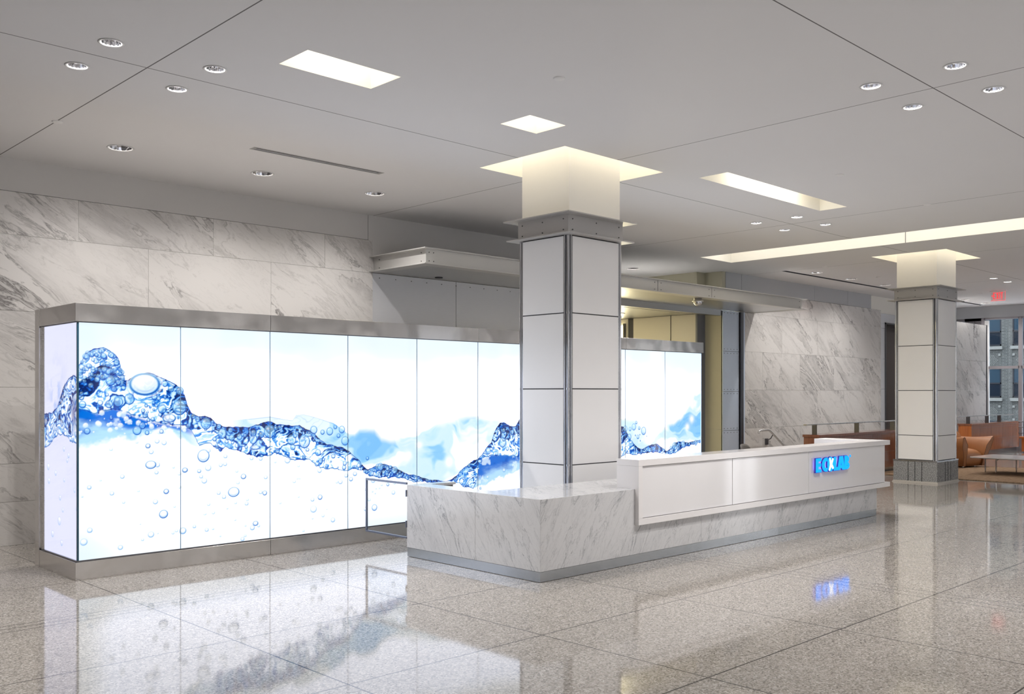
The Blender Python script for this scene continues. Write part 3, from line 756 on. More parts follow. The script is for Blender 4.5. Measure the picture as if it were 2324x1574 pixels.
# ------------------------------------------------------------------ reception desk
DX, DY = 6.059, 5.89
t = thing('reception_desk', 'long marble and white reception desk with a low end towards the camera', 'reception desk', (9.5, 6.3, 0))
def mbx(mb, x0, x1, y0, y1, z0, z1, off=(0, 0)): mb.box(x0, x1, y0, y1, z0, z1, 0, off)
s = MB()
mbx(s, DX, 8.55, DY, 6.76, .095, .745, (0, 0)); s.build('marble_counter', M['marble_desk'], t, .003)
s = MB(); mbx(s, 8.551, 12.75, DY, 6.10, .095, .44, (5, 3)); s.build('marble_front', M['marble_desk'], t)
s = MB(); mbx(s, DX, DX+.225, 6.761, 7.825, .095, .745, (0, .0)); s.build('marble_end_return', M['marble_desk'], t, .003)
s = MB(); mbx(s, DX+.225, 6.62, 7.70, 7.825, .72, .745, (2, 2)); s.build('return_shelf', M['marble_desk'], t)
s = MB(); s.box(DX+.225, 6.60, 7.72, 7.80, .30, .72); s.build('return_panel', plain('taupe_metal', (.22, .20, .18), .5), t)
k = MB(); k.box(DX+.004, 10.158, DY+.004, 6.70, 0.004, .093); k.box(10.162, 12.745, DY+.004, 6.1, 0.004, .093); k.box(DX+.004, DX+.2, 6.7, 7.82, .004, .093); k.build('steel_toe_kick', M['kick'], t)
s = MB(); s.box(DX+.02, 12.72, DY+.02, 6.05, 0, .006); s.box(DX+.02, DX+.18, 6.0, 7.8, 0, .006); s.build('shadow_gap', M['dark'], t)
# white raised counter
s = MB(); s.box(7.405, 13.06, 5.84, 6.12, .972, 1.036); s.build('white_counter_top', M['white_gloss'], t, .002)
s = MB(); s.box(7.405, 13.06, 5.84, 6.12, .388, .450)
s.build('white_lower_ledge', M['white_gloss'], t, .002)
s = MB(); s.box(7.405, 7.468, 5.84, 6.12, .4505, .9715); s.build('white_end_panel', M['white_gloss'], t, .002)
for a, b2 in ((7.472, 9.096), (9.108, 10.798), (10.810, 12.93)):
    s = MB(); s.box(a, b2, 5.858, 5.88, .455, .967); s.build('white_glass_panel', M['white_glass'], t, .001)
s = MB(); s.box(7.47, 12.93, 5.88, 6.10, .452, .970); s.build('counter_core', M['white_trim'], t)
s = MB(); s.box(12.70, 13.04, 6.121, 6.80, .70, 1.036); s.box(7.9, 12.7, 6.12, 6.16, .10, 1.03); s.build('white_return', M['white_gloss'], t, .002)
s = MB(); s.box(8.56, 12.70, 6.17, 6.80, .70, .735); s.build('work_surface', M['white_gloss'], t, .002)
s = MB(); s.box(12.66, 12.70, 6.15, 6.8, .005, .70); s.build('surface_support', M['white_trim'], t)

# illuminated company sign on the desk front
SX0, SX1, SZ0, SZ1, SY = 10.900, 11.800, .700, .886, 5.815
t = thing('illuminated_desk_sign', 'cyan backlit company name lettering standing off the white desk front', 'sign', (11.35, 5.84, .70))
W, Hh = SX1-SX0, SZ1-SZ0
def arc(cx, cz, rx, rz, a0, a1, n=14): return [(cx+rx*math.cos(math.radians(a0+(a1-a0)*i/n)), cz+rz*math.sin(math.radians(a0+(a1-a0)*i/n))) for i in range(n+1)]
def shape_E(x, w): 
    return [(x, 0), (x+w, 0), (x+w, .22), (x+w*.45, .22), (x+w*.45, .40), (x+w*.92, .40), (x+w*.92, .62), (x+w*.45, .62), (x+w*.45, .78), (x+w, .78), (x+w, 1), (x, 1)]
def shape_C(x, w):
    cx = x+w*.75; o = [(x+w, 1)] + arc(cx, .5, w*.75, .5, 90, 270) + [(x+w, 0), (x+w, .26)] + arc(cx, .5, w*.30, .24, 270, 90) + [(x+w, .74)]
    return o
def shape_O(x, w): return arc(x+w/2, .5, w/2, .53, 0, 350, 35)
def shape_L(x, w): return [(x, 0), (x+w, 0), (x+w, .24), (x+w*.5, .24), (x+w*.5, 1), (x, 1)]
def letter(outline, holes_, mi_face, y, thick, name, matr, grow=0):
    """filled outline with holes, extruded along Y (built through a 2D curve, converted to mesh)"""
    cu = bpy.data.curves.new(name, 'CURVE'); cu.dimensions = '2D'; cu.fill_mode = 'BOTH'; cu.extrude = thick/2; cu.offset = grow
    for pts in [outline] + holes_:
        sp_ = cu.splines.new('POLY'); sp_.points.add(len(pts)-1); sp_.use_cyclic_u = True
        for p_, q_ in zip(sp_.points, pts): p_.co = (SX0+q_[0]*W, SZ0+q_[1]*Hh, 0, 1)
    ob = bpy.data.objects.new(name+'_tmp', cu); COL.objects.link(ob); bpy.context.view_layer.update()
    me = bpy.data.meshes.new_from_object(ob.evaluated_get(bpy.context.evaluated_depsgraph_get()))
    bpy.data.objects.remove(ob); bpy.data.curves.remove(cu)
    me.transform(Matrix(((1, 0, 0, 0), (0, 0, 1, y), (0, 1, 0, 0), (0, 0, 0, 1))))
    me.materials.clear(); me.materials.append(matr)
    o = bpy.data.objects.new(name, me); COL.objects.link(o); o.parent = t; o.matrix_parent_inverse = Matrix.Translation(-Vector(t['base']))
    return o
LET = [('letter_e', shape_E(0.0, .165), []), ('letter_c', shape_C(.175, .165), []), ('letter_o', shape_O(.325, .20), []),
       ('letter_l', shape_L(.515, .145), []), ('letter_a', [(.62, 0), (.695, 0), (.715, .13), (.765, .13), (.78, 0), (.855, 0), (.80, 1), (.685, 1)], [[(.722, .34), (.758, .34), (.742, .66)]]),
       ('letter_b', [(.835, 0)] + arc(.905, .27, .095, .27, -90, 70, 8) + arc(.905, .74, .082, .26, -40, 90, 8) + [(.835, 1)], [[(.905, .20), (.935, .27), (.905, .34)], [(.905, .66), (.930, .73), (.905, .80)]])]
for nm, out, hs in LET:
    letter(out, hs, 0, SY+.012, .014, 'letter_back', M['sign_edge'], .0)
    gx = (min(q[0] for q in out)+max(q[0] for q in out))/2; shr = lambda L_: [(gx+(p[0]-gx)*.90, .5+(p[1]-.5)*.94) for p in L_]
    fc = letter(shr(out), [shr(h_) for h_ in hs], 0, SY, .006, 'letter', M['sign_blue'], 0)
letter([(.375, .93), (.40, .93), (.43, .62), (.465, .90), (.495, .86), (.452, .50), (.50, .24), (.475, .16), (.425, .36), (.385, .06), (.36, .10), (.398, .48)], [], 0, SY-.008, .006, 'cross_mark', M['sign_white'])
letter(arc(1.015, .93, .018, .085, 0, 340, 17), [], 0, SY, .006, 'registered_mark', M['sign_blue'])
s = MB(); s.box(SX0-.035, SX0-.015, 5.852, 5.857, SZ0, SZ1); s.build('mount_strip', plain('clear_acrylic_edge', (.66, .66, .85), .2), t)
bx(SX0+.03, SX1-.03, SY+.022, SY+.026, SZ0+.03, SZ1-.03).build('backlight', M['sign_halo'], t)
# standoff pins
s = MB()
for x in (.08, .25, .42, .57, .74, .89):
    s.tube([(SX0+x*W, SY+.015, SZ0+.5*Hh), (SX0+x*W, 5.858, SZ0+.5*Hh)], .004, 8)
s.build('standoff_pins', M['steel'], t)

# low glass gate between desk end and lit wall
t = thing('glass_gate', 'low clear glass gate with thin steel frame joining the desk end', 'gate', (6.06, 8.18, .2))
s = MB(); s.box(6.05, 6.07, 7.826, 8.55, .746, .768); s.box(6.05, 6.07, 7.826, 8.55, .184, .202); s.box(6.05, 6.07, 8.532, 8.55, .202, .748); s.build('gate_frame', M['gate_steel'], t)
bx(6.056, 6.064, 7.832, 8.532, .202, .748).build('glass_pane', M['pane'], t)
for z in (.30, .62): bx(6.047, 6.073, 7.8255, 7.835, z, z+.07).build('hinge', M['gate_steel'], t)

# office chair behind the desk
def office_chair(cx, cy, label):
    t = thing('office_chair', label, 'chair', (cx, cy, 0))
    fwd = Vector((.3, -1, 0)).normalized(); sd = Vector((-fwd.y, fwd.x, 0)); 
    def P(a, b2, z): p = Vector((cx, cy, 0)) + sd*a + fwd*b2; return (p.x, p.y, z)
    s = MB(); s.tube([P(0, 0, .10), P(0, 0, .44)], .028, 14); s.build('gas_post', M['steel'], t)
    s = MB()
    for k in range(5):
        a = 2*math.pi*k/5; s.tube([(cx, cy, .11), (cx+.28*math.cos(a), cy+.28*math.sin(a), .075)], [.03, .016], 10)
    s.build('star_base', M['black_plastic'], t)
    for k in range(5):
        a = 2*math.pi*k/5; x_, y_ = cx+.28*math.cos(a), cy+.28*math.sin(a)
        c_ = MB(); c_.tube([(x_-.012*math.sin(a), y_+.012*math.cos(a), .03), (x_+.012*math.sin(a), y_-.012*math.cos(a), .03)], .03, 14); c_.tube([(x_, y_, .055), (x_, y_, .08)], .008, 8); c_.build('caster', M['black_plastic'], t)
    def cushion(fn, name, nu=12, nv=12, th=.05):
        g = [[Vector(fn(-1+2*i/nu, -1+2*j/nv)) for i in range(nu+1)] for j in range(nv+1)]
        vs = [p for r in g for p in r]; n0 = len(vs); fs = []
        norm = (g[nv//2][nu//2+1]-g[nv//2][nu//2]).cross(g[nv//2+1][nu//2]-g[nv//2][nu//2]).normalized()
        vs += [p + norm*th*(1-.6*max(abs(-1+2*i/nu), abs(-1+2*j/nv))**4) for j, r in enumerate(g) for i, p in enumerate(r)]
        q = nu+1
        for j in range(nv):
            for i in range(nu): a = j*q+i; fs += [(a, a+q, a+q+1, a+1), (n0+a, n0+a+1, n0+a+q+1, n0+a+q)]
        for i in range(nu): fs += [(i, i+1, n0+i+1, n0+i), (nv*q+i+1, nv*q+i, n0+nv*q+i, n0+nv*q+i+1)]
        for j in range(nv): fs += [((j+1)*q, j*q, n0+j*q, n0+(j+1)*q), (j*q+nu, (j+1)*q+nu, n0+(j+1)*q+nu, n0+j*q+nu)]
        return MB().add(vs, fs, 0, True).build(name, M['chair_mesh'], t)
    cushion(lambda u, v: P(.25*u*(1-.06*v*v), .25*v*(1-.06*u*u), .46+.015*u*u), 'seat', th=.06)
    cushion(lambda u, v: P(.255*u*(1-.10*max(0, v)**3), -.24-.05*(v+1)/2+.05*u*u, .76+.21*v-(.025*abs(u)**2 if v > .5 else 0)-.035*(abs(u)**4)*(v > .8)), 'backrest', th=.04)
    s = MB(); s.tube([P(0, -.10, .44), P(0, -.27, .46), P(0, -.31, .62), P(0, -.29, .78)], .018, 10); s.build('back_support', M['black_plastic'], t)
    for sg in (-1, 1):
        s = MB(); s.tube([P(sg*.20, -.05, .45), P(sg*.29, -.05, .47), P(sg*.29, -.04, .66)], .014, 10); s.tube([P(sg*.29, -.14, .67), P(sg*.29, .12, .67)], .022, 10); s.build('armrest', M['black_plastic'], t)
    return t
office_chair(11.84, 7.14, 'grey-brown office chair whose curved back shows above the white desk top')

# ------------------------------------------------------------------ lit water wall
LX0, LX1, LY0, LY1, LH = 3.108, 12.948, 8.877, 9.963, 2.515
GY = LY0 + .02; GX = LX0 + .026
t = thing('lit_water_wall', 'long backlit glass wall with a blue water wave print in a steel frame', 'light wall', (8.0, 9.4, 0))
def seamed(z0, z1, name, parts_x, ov=0):
    for a, b2 in zip(parts_x[:-1], parts_x[1:]):
        s = MB(); s.box(a+.0015, b2-.0015, LY0, LY1, z0, z1); s.build(name, M['steel_band'], t, .002)
seams = [LX0, 5.08, 8.02, 10.96, LX1]
seamed(2.349, LH, 'steel_header', seams)
seamed(0, .165, 'steel_base', seams)
s = MB(); s.box(LX0+.012, LX1-.012, LY0+.010, LY1-.15, .165, .178); s.box(LX0+.012, LX1-.012, LY0+.010, LY1-.15, 2.340, 2.349); s.build('shadow_channel', M['steel_dark'], t)
s = MB(); s.box(LX0-.002, LX0+.12, 9.845, LY1+.002, 0, LH+.001); s.build('end_post', M['steel_band'], t)
s = MB(); s.box(GX-.004, GX+.06, 9.77, 9.845, .165, 2.349); s.build('end_channel', M['steel'], t)
s = MB(); s.box(LX0+.12, LX1-.02, LY1-.02, LY1, .165, 2.349); s.box(LX1-.05, LX1-.03, LY0+.05, LY1-.02, .165, 2.349); s.build('back_panel', M['steel_band'], t)

# --- the print, computed on a fine grid of the glass
rs = np.random.RandomState(11)
TAB = rs.rand(256, 256)
def vnoise(x, y):
    xi = np.floor(x).astype(np.int64); yi = np.floor(y).astype(np.int64); fx = x-xi; fy = y-yi
    fx = fx*fx*fx*(fx*(fx*6-15)+10); fy = fy*fy*fy*(fy*(fy*6-15)+10)
    a = TAB[xi & 255, yi & 255]; b2 = TAB[(xi+1) & 255, yi & 255]; c = TAB[xi & 255, (yi+1) & 255]; d = TAB[(xi+1) & 255, (yi+1) & 255]
    return (a*(1-fx)+b2*fx)*(1-fy) + (c*(1-fx)+d*fx)*fy
def fbm(x, y, o=4, g=.5):
    s_ = 0; a = 1; t_ = 0
    for k in range(o): s_ = s_ + a*vnoise(x*2**k+17.3*k, y*2**k-9.1*k); t_ += a; a *= g
    return s_/t_
def ss(a, b2, x): q = np.clip((x-a)/(b2-a), 0, 1); return q*q*(3-2*q)
def palette(v, stops):
    xs = [s_[0] for s_ in stops]
    return np.stack([np.interp(v, xs, [s_[1][k] for s_ in stops]) for k in range(3)], -1)
fw = np.array([math.cos(YAW), math.sin(YAW)]); rt = np.array([math.sin(YAW), -math.cos(YAW)])
def glass_pt(px, py, side=False):
    """photo measurement -> metres on the glass (along, height), and metres per photo pixel"""
    d = fw + rt*(px-1162)/FPX
    k = GX/d[0] if side else GY/d[1]
    return (d[1]*k if side else d[0]*k), EYE + (891-py)/FPX*k, k/FPX
def conv(pts, side=False):
    q = [glass_pt(a, b2, side)[:2] for a, b2 in pts]; q.sort(); return np.array([p[0] for p in q]), np.array([p[1] for p in q])
def curve(pts, u, side=False):
    a, b2 = conv(pts, side); return np.interp(u, a, b2)
NAVY, DEEP, BLUE, SKY, PALE, WHITE = (.003, .020, .13), (.004, .065, .42), (.02, .24, .82), (.28, .62, .96), (.62, .85, 1.0), (1, 1, 1)

def paint_bubble(colr, U, Z, cu_, cz, r, strength=1.0, ax=1.0, inner=True, fill=.6, wet=False):
    u = U[0]; z = Z[:, 0]
    rx = r*ax
    i0, i1 = np.searchsorted(u, [cu_-rx*1.15, cu_+rx*1.15]); j0, j1 = np.searchsorted(z, [cz-r*1.15, cz+r*1.15])
    if i1-i0 < 2 or j1-j0 < 2: return
    uu = (U[j0:j1, i0:i1]-cu_)/rx; zz = (Z[j0:j1, i0:i1]-cz)/r; d = np.sqrt(uu*uu+zz*zz)
    c = colr[j0:j1, i0:i1]
    inside = (1-ss(.94, 1.04, d))[..., None]
    w_ = max(.075, .0042/r)
    ring = np.exp(-((d-.90)/w_)**2)
    sh = np.clip(.60 + .55*(-zz*.8+uu*.25), .3, 1.0)
    ring = (ring*sh*strength)[..., None]
    body = np.array((1, 1, 1))*(.25+.75*ss(-.8, .6, zz-uu*.3))[..., None] + np.array(PALE)*(1-(.25+.75*ss(-.8, .6, zz-uu*.3)))[..., None]
    if wet: body = body*np.array((.40, .74, 1.0)) + np.array((.12, .06, 0))*ss(.0, .7, zz)[..., None]
    if inner: c = c*(1-inside*fill) + body*inside*fill
    if r > .022:
        ring2 = np.exp(-((d-.62)/.10)**2)*np.clip(-zz*1.1, 0, 1)*.6*strength
        c = c*(1-ring2[..., None]) + np.array(BLUE)*ring2[..., None]
    lc = np.array((.012, .10, .46))*min(1, strength) + np.array((.30, .62, .95))*(1-min(1, strength))
    c = c*np.power(np.maximum(lc, .003), ring)
    hl = np.exp(-(((uu+.30)/.20)**2+((zz-.42)/.13)**2))[..., None]*min(1, fill+.2)
    c = c*(1-hl) + hl
    halo = (np.exp(-((d-1.10)/.06)**2)*.5*strength)[..., None] if fill > .5 and r > .02 else 0
    colr[j0:j1, i0:i1] = c*(1-halo) + halo

def liquid(U, Z, f=1.0, ox=0.0):
    """swirling glassy texture value 0..1, high contrast"""
    wx = fbm(U*3.4*f+ox, Z*3.4*f, 3); wz = fbm(U*3.4*f+31+ox, Z*3.4*f+11, 3)
    n = fbm(U*2.4*f+wx*3.0+ox, Z*5.2*f+wz*3.0, 5, .5)
    n2 = fbm(U*16*f+wx*5, Z*24*f+wz*5, 4, .6)
    return .5+.5*np.sin(n*34+n2*5.5), n, n2

def water(U, Z, Tm, Bm, ox, colr, edge=.012, light=0.0, palbias=0.0, umax=1e9):
    """dark sharp band between curves Bm (bottom) and Tm (top), drawn over colr"""
    v, n, n2 = liquid(U, Z, 1.0, ox)
    wob = (fbm(U*14+5, Z*14, 3)-.5)*.05
    top = Tm + wob*.5; bot = Bm + wob
    mk = ss(-edge*.3, edge*.3, top-Z)*ss(-edge*.3, edge*.3, Z-bot)*(U < umax)
    h = np.clip((Z-bot)/np.maximum(top-bot, .02), 0, 1)
    tone = np.clip(.08 + v*.80 + (n-.5)*1.3 + (n2-.5)*.5 + light + palbias + .22*ss(.75, .15, h) - .20*ss(.55, .95, h), 0, 1)
    c = palette(tone, [(0, NAVY), (.20, DEEP), (.38, BLUE), (.52, SKY), (.74, PALE), (.92, WHITE)])
    rim = np.exp(-((top-Z-.006)/.006)**2) + .8*np.exp(-((Z-bot-.006)/.006)**2) + .5*np.exp(-((top-Z-.026)/.004)**2)
    rim = np.clip(rim, 0, 1)*.9
    c = c*np.power(np.array((.02, .11, .42)), rim[..., None])
    return colr*(1-mk[..., None]) + c*mk[..., None], mk

def finish(colr, U, Z):
    mn = colr.min(-1)
    k = 1 + (LIT['white']-1)*ss(.84, .995, mn)
    out = colr*k[..., None]
    w_ = ss(.84, .995, mn); out[..., 0] *= 1-.16*w_; out[..., 1] *= 1-.09*w_; out[..., 2] *= 1+.08*w_
    return out

def to_panels(colr, us, zs, bounds, mapper, y_label):
    for a, b2 in bounds:
        i0, i1 = np.searchsorted(us, [a, b2]); i1 = min(i1+1, len(us))
        uu = us[i0:i1]; uu = a + (uu-uu[0])/(uu[-1]-uu[0])*(b2-a)
        n, mz = len(uu), len(zs)
        UU, ZZ = np.meshgrid(uu, zs)
        co_ = np.empty((mz*n, 3), np.float32); co_[:] = mapper(UU.ravel(), ZZ.ravel())
        idx = np.arange(mz*n).reshape(mz, n)
        q = np.stack([idx[:-1, :-1], idx[:-1, 1:], idx[1:, 1:], idx[1:, :-1]], -1).reshape(-1, 4)
        me = bpy.data.meshes.new('printed_glass_panel')
        me.vertices.add(mz*n); me.vertices.foreach_set('co', co_.ravel())
        me.loops.add(q.size); me.loops.foreach_set('vertex_index', q.ravel().astype(np.int32))
        me.polygons.add(len(q)); me.polygons.foreach_set('loop_start', np.arange(0, q.size, 4, dtype=np.int32))
        me.update(calc_edges=True)
        ca = me.color_attributes.new('print', 'FLOAT_COLOR', 'POINT')
        cc = np.ones((mz*n, 4), np.float32); cc[:, :3] = colr[:, i0:i1].reshape(-1, 3); ca.data.foreach_set('color', cc.ravel())
        me.materials.append(M['art'])
        o = bpy.data.objects.new('printed_glass_panel', me); COL.objects.link(o); o.parent = t; o.matrix_parent_inverse = Matrix.Translation(-Vector(t['base']))

STEP = .0046
zs = np.arange(.178, 2.341, STEP)
us = np.arange(3.134, 12.895, STEP)
U, Z = np.meshgrid(us, zs)
u = us
C = np.ones(U.shape+(3,))
tint = np.clip(ss(1.75, 2.34, Z+(fbm(U*1.1, Z*1.5, 3)-.5)*.5)*.85 + ss(.50, .18, Z)*.5 + (1-ss(3.13, 3.6, U))*.5, 0, 1)
C = C*(1-tint[..., None]*.7) + np.array((.66, .84, 1))*tint[..., None]*.7
# pale wash between the crests
WT = [(535, 951), (578, 949), (613, 945), (649, 951), (664, 953), (672, 941), (690, 939), (720, 947), (756, 960), (791, 985), (805, 985), (816, 972), (850, 973), (866, 992), (906, 1000), (930, 985), (952, 975), (976, 964), (1017, 953), (1059, 952), (1087, 947), (1115, 957), (1172, 960), (1200, 940), (1260, 900), (1330, 940), (1400, 955), (1440, 957), (1455, 965), (1468, 1000), (1480, 990), (1490, 978), (1497, 962), (1507, 960), (1519, 965), (1529, 967), (1545, 955), (1556, 938), (1570, 910), (1582, 888), (1592, 870)]
WB = [(440, 960), (535, 1000), (613, 1010), (700, 1010), (760, 1030), (800, 1040), (836, 1068), (900, 1068), (948, 1085), (1000, 1090), (1045, 1068), (1090, 1050), (1172, 1060), (1260, 1040), (1420, 1020), (1450, 1025), (1480, 1012), (1510, 1022), (1540, 1010), (1590, 1002)]
TW = curve(WT, u)[None, :]; BW = curve(WB, u)[None, :]
sharp = (1-ss(5.9, 6.3, U))*1.0
wn = fbm(U*3.2, Z*3.2, 3, .4); wn2 = fbm(U*1.5+wn*1.2+Z*.8, Z*4.2+wn*1.6-U*.5, 4, .42)
e = .006*sharp + .05*(1-sharp)
mw = ss(-1, 1, (TW+(wn-.5)*(.03*sharp+.12*(1-sharp))-Z)/e)*ss(-.02, .02, Z-BW+.02)*ss(4.55, 4.85, U)
st = .5+.5*np.sin(wn2*30)
tone = np.clip((wn2-.30)*1.9*(1-.3*sharp) + (st-.5)*.16 + .06 + .22*sharp, 0, 1)
wc = palette(tone, [(0, (.97, .99, 1)), (.35, (.74, .89, .99)), (.62, (.50, .77, .97)), (.85, (.28, .60, .93)), (1, (.20, .52, .90))])
ln = (np.exp(-((TW-Z-.004)/.004)**2)*.45 + np.exp(-(np.abs(np.sin(wn2*24))/.06)**2)*.25)*sharp
wc = wc*(1-np.clip(ln, 0, 1)[..., None]) + np.array(BLUE)*np.clip(ln, 0, 1)[..., None]
C = C*(1-mw[..., None]) + wc*mw[..., None]
# blurred white lights in the wash
for px, py, r in ((925, 1035, 12), (906, 1030, 6), (1043, 1050, 14), (1020, 1050, 9), (929, 1030, 5), (1105, 1007, 5), (952, 1010, 9), (1020, 1045, 10), (1560, 968, 8), (1570, 950, 9)):
    a, b2, k = glass_pt(px, py); g = np.exp(-(((U-a)**2+(Z-b2)**2)/(k*r)**2))[..., None]*.95; C = C*(1-g)+g
# saturated blurred blue below the left crest, and below the second crest
def blurred(topc, botc, u0, u1, col_hi, col_lo, ox, soft=.035):
    global C
    T_ = curve(topc, u)[None, :]; B_ = curve(botc, u)[None, :]
    n = fbm(U*6+ox, Z*7, 4, .6); n2 = fbm(U*3+ox*2, Z*9+3, 4)
    mk = ss(-.01, .03, T_-Z)*ss(-soft, soft, Z-B_+(n-.5)*.18)*ss(u0-.05, u0+.02, U)*(1-ss(u1-.25, u1+.05, U))
    h = np.clip((Z-B_)/np.maximum(T_-B_, .02), 0, 1)
    q = ss(.10, .60, h + (n2-.5)*.9 - ss(u0+.7, u1, U)*.35)
    c = np.array(col_lo)*(1-q[..., None]) + np.array(col_hi)*q[..., None]
    bl = ss(.62, .74, n)[..., None]*.7; c = c*(1-bl) + np.array((.75, .90, 1))*bl
    dk = ss(.60, .75, 1-n)[..., None]*.5*q[..., None]; c = c*(1-dk) + np.array((.003, .06, .42))*dk
    C = C*(1-mk[..., None]) + c*mk[..., None]
blurred([(176, 915), (205, 926), (235, 920), (262, 925), (300, 940), (345, 955), (405, 965), (440, 970), (460, 975)],
        [(176, 1012), (210, 1009), (240, 1006), (262, 1000), (300, 994), (345, 984), (385, 975), (405, 985), (440, 1012), (460, 1020)], 3.134, 4.35, (.0, .16, .72), (.42, .72, .98), 3.0)
blurred([(1060, 1080), (1087, 1045), (1115, 1030), (1150, 1030), (1172, 1034), (1300, 1030)],
        [(1060, 1104), (1080, 1104), (1087, 1100), (1115, 1093), (1143, 1079), (1171, 1065), (1300, 1060)], 7.85, 10.6, (.02, .16, .66), (.45, .72, .97), 8.0, .02)
# upper airy foam lobe of the left crest
LT = [(176, 832), (186, 818), (195, 800), (205, 795), (218, 789), (236, 787), (250, 794), (262, 803), (270, 815), (274, 833), (280, 850), (284, 853)]
C, _m = water(U, Z, curve(LT+[(286, 845), (300, 800)], u)[None, :]*1.0, curve([(176, 870), (195, 868), (215, 842), (235, 830), (250, 832), (262, 848), (282, 855), (286, 856), (300, 850)], u)[None, :], 60., C, .01, .20, 0., glass_pt(285, 850)[0])
# main sharp band
TB = [(176, 868), (190, 860), (205, 852), (218, 838), (228, 830), (245, 829), (255, 836), (266, 851), (278, 861), (292, 861), (305, 855), (320, 848), (335, 845), (350, 847), (368, 856), (385, 864), (400, 872), (412, 882), (420, 895), (426, 918), (435, 934), (450, 943), (465, 941), (480, 948), (492, 960), (507, 966), (535, 967), (560, 970), (585, 963), (600, 957), (615, 957), (628, 963), (650, 965), (680, 964), (702, 976), (715, 985), (728, 998), (742, 1006), (756, 1010), (775, 1014), (791, 1022), (805, 1034), (816, 1045), (826, 1058), (836, 1066), (850, 1058), (864, 1051), (880, 1054), (897, 1060), (920, 1073), (948, 1080), (976, 1087), (1000, 1090), (1017, 1090), (1031, 1082), (1040, 1076), (1045, 1068), (1059, 1056), (1073, 1045), (1087, 1038), (1099, 1025), (1104, 1014), (1115, 1003), (1121, 984), (1128, 968), (1135, 958), (1143, 957), (1157, 966), (1171, 967), (1185, 940), (1220, 900), (1280, 930), (1330, 950), (1400, 960), (1415, 968), (1420, 975), (1428, 990), (1437, 1005), (1447, 1014), (1457, 1019), (1470, 1012), (1480, 1008), (1492, 1007), (1503, 1015), (1512, 1023), (1522, 1018), (1532, 1005), (1545, 1000), (1558, 1004), (1575, 1001), (1592, 996)]
BB = [(176, 928), (205, 936), (225, 938), (250, 930), (270, 930), (300, 940), (330, 948), (360, 958), (390, 966), (405, 966), (420, 966), (435, 975), (447, 1000), (453, 1012), (470, 1005), (480, 1010), (490, 1018), (500, 1026), (512, 1016), (530, 1020), (560, 1033), (590, 1037), (613, 1033), (640, 1030), (655, 1042), (690, 1044), (702, 1044), (715, 1053), (727, 1062), (756, 1062), (785, 1068), (800, 1064), (822, 1066), (836, 1078), (850, 1081), (880, 1084), (897, 1083), (920, 1087), (948, 1094), (976, 1094), (1017, 1095), (1035, 1096), (1045, 1099), (1059, 1104), (1073, 1108), (1080, 1100), (1085, 1070), (1095, 1040), (1115, 1034), (1171, 1036), (1185, 1030), (1280, 1030), (1400, 1040), (1420, 1030), (1430, 1030), (1445, 1031), (1457, 1030), (1470, 1026), (1485, 1024), (1503, 1027), (1512, 1030), (1522, 1030), (1535, 1026), (1548, 1016), (1560, 1012), (1575, 1008), (1592, 1003)]
TT = curve(TB, u)[None, :]; BBm = curve(BB, u)[None, :]
lightbias = .10*np.exp(-((U-3.75)/.18)**2) + .22*np.exp(-((U-5.75)/.45)**2)*ss(.0, .2, TT-Z) - .05
C, mband = water(U, Z, TT, BBm, 0., C, .010, lightbias)
# big glassy bubble with white core at the crest
def z1(scale, ox, oy, lst): return [(ox+a/scale, oy+b2/scale, r/scale) for a, b2, r in lst]
rg = random.Random(5)
for k in range(300):
    uu_ = rg.uniform(3.14, 12.88); tz, bz = np.interp(uu_, us, TT[0]), np.interp(uu_, us, BBm[0])
    if tz-bz < .03: continue
    r = min(rg.choice([.009, .012, .016, .020, .026]), (tz-bz)*.4)
    paint_bubble(C, U, Z, uu_, rg.uniform(bz+r*.6, tz-r*1.1), r, .95, fill=.30, wet=True)
for k in range(120):   # foam in the upper lobe
    px = rg.uniform(180, 282); top = np.interp(px, [p[0] for p in LT], [p[1] for p in LT]); py = rg.uniform(top+3, min(top+75, 872))
    a, b2, kk = glass_pt(px, py); paint_bubble(C, U, Z, a, b2, rg.choice([.010, .014, .018, .026]), .8, fill=.35, wet=True)
for k in range(60):
    px = rg.uniform(180, 430); py = rg.uniform(935, 985); a, b2, kk = glass_pt(px, py)
    if b2 < np.interp(a, us, BBm[0]): paint_bubble(C, U, Z, a, b2, rg.choice([.006, .01, .018, .025]), .25, fill=.75)
inw = z1(6.559, 160, 780, [(180, 900, 56), (250, 1297, 48), (715, 865, 76), (880, 820, 84), (575, 895, 60), (1370, 968, 70), (1625, 945, 118), (1255, 790, 46), (1320, 805, 34), (1412, 790, 28), (1630, 700, 62), (1500, 670, 50), (1410, 590, 48), (1132, 918, 26), (600, 545, 78), (715, 572, 40), (400, 530, 46), (1075, 1215, 52), (995, 1285, 70), (1145, 1320, 34), (1230, 1120, 32), (1165, 1132, 28), (890, 1080, 22), (610, 1105, 24), (1280, 915, 28), (1360, 1300, 30), (390, 165, 30), (500, 180, 44), (610, 165, 46), (690, 280, 44), (790, 655, 36)])
inw += z1(5.533, 440, 920, [(155, 225, 74), (318, 262, 34), (360, 350, 66), (463, 312, 38), (478, 404, 42), (575, 390, 40), (645, 375, 26), (750, 345, 42), (750, 425, 58), (850, 365, 40), (955, 325, 86), (1078, 272, 28), (848, 457, 26), (1230, 430, 68), (1272, 375, 30), (1245, 520, 38), (1390, 450, 86), (1507, 305, 56), (1617, 332, 32), (1708, 322, 54), (1778, 268, 26), (1860, 298, 50), (1900, 440, 62), (1818, 377, 28), (1560, 588, 46), (1750, 528, 26), (1385, 650, 24), (1630, 675, 22), (1888, 775, 32), (2180, 660, 24), (2230, 845, 42), (2315, 775, 50), (660, 518, 22), (262, 418, 28)])
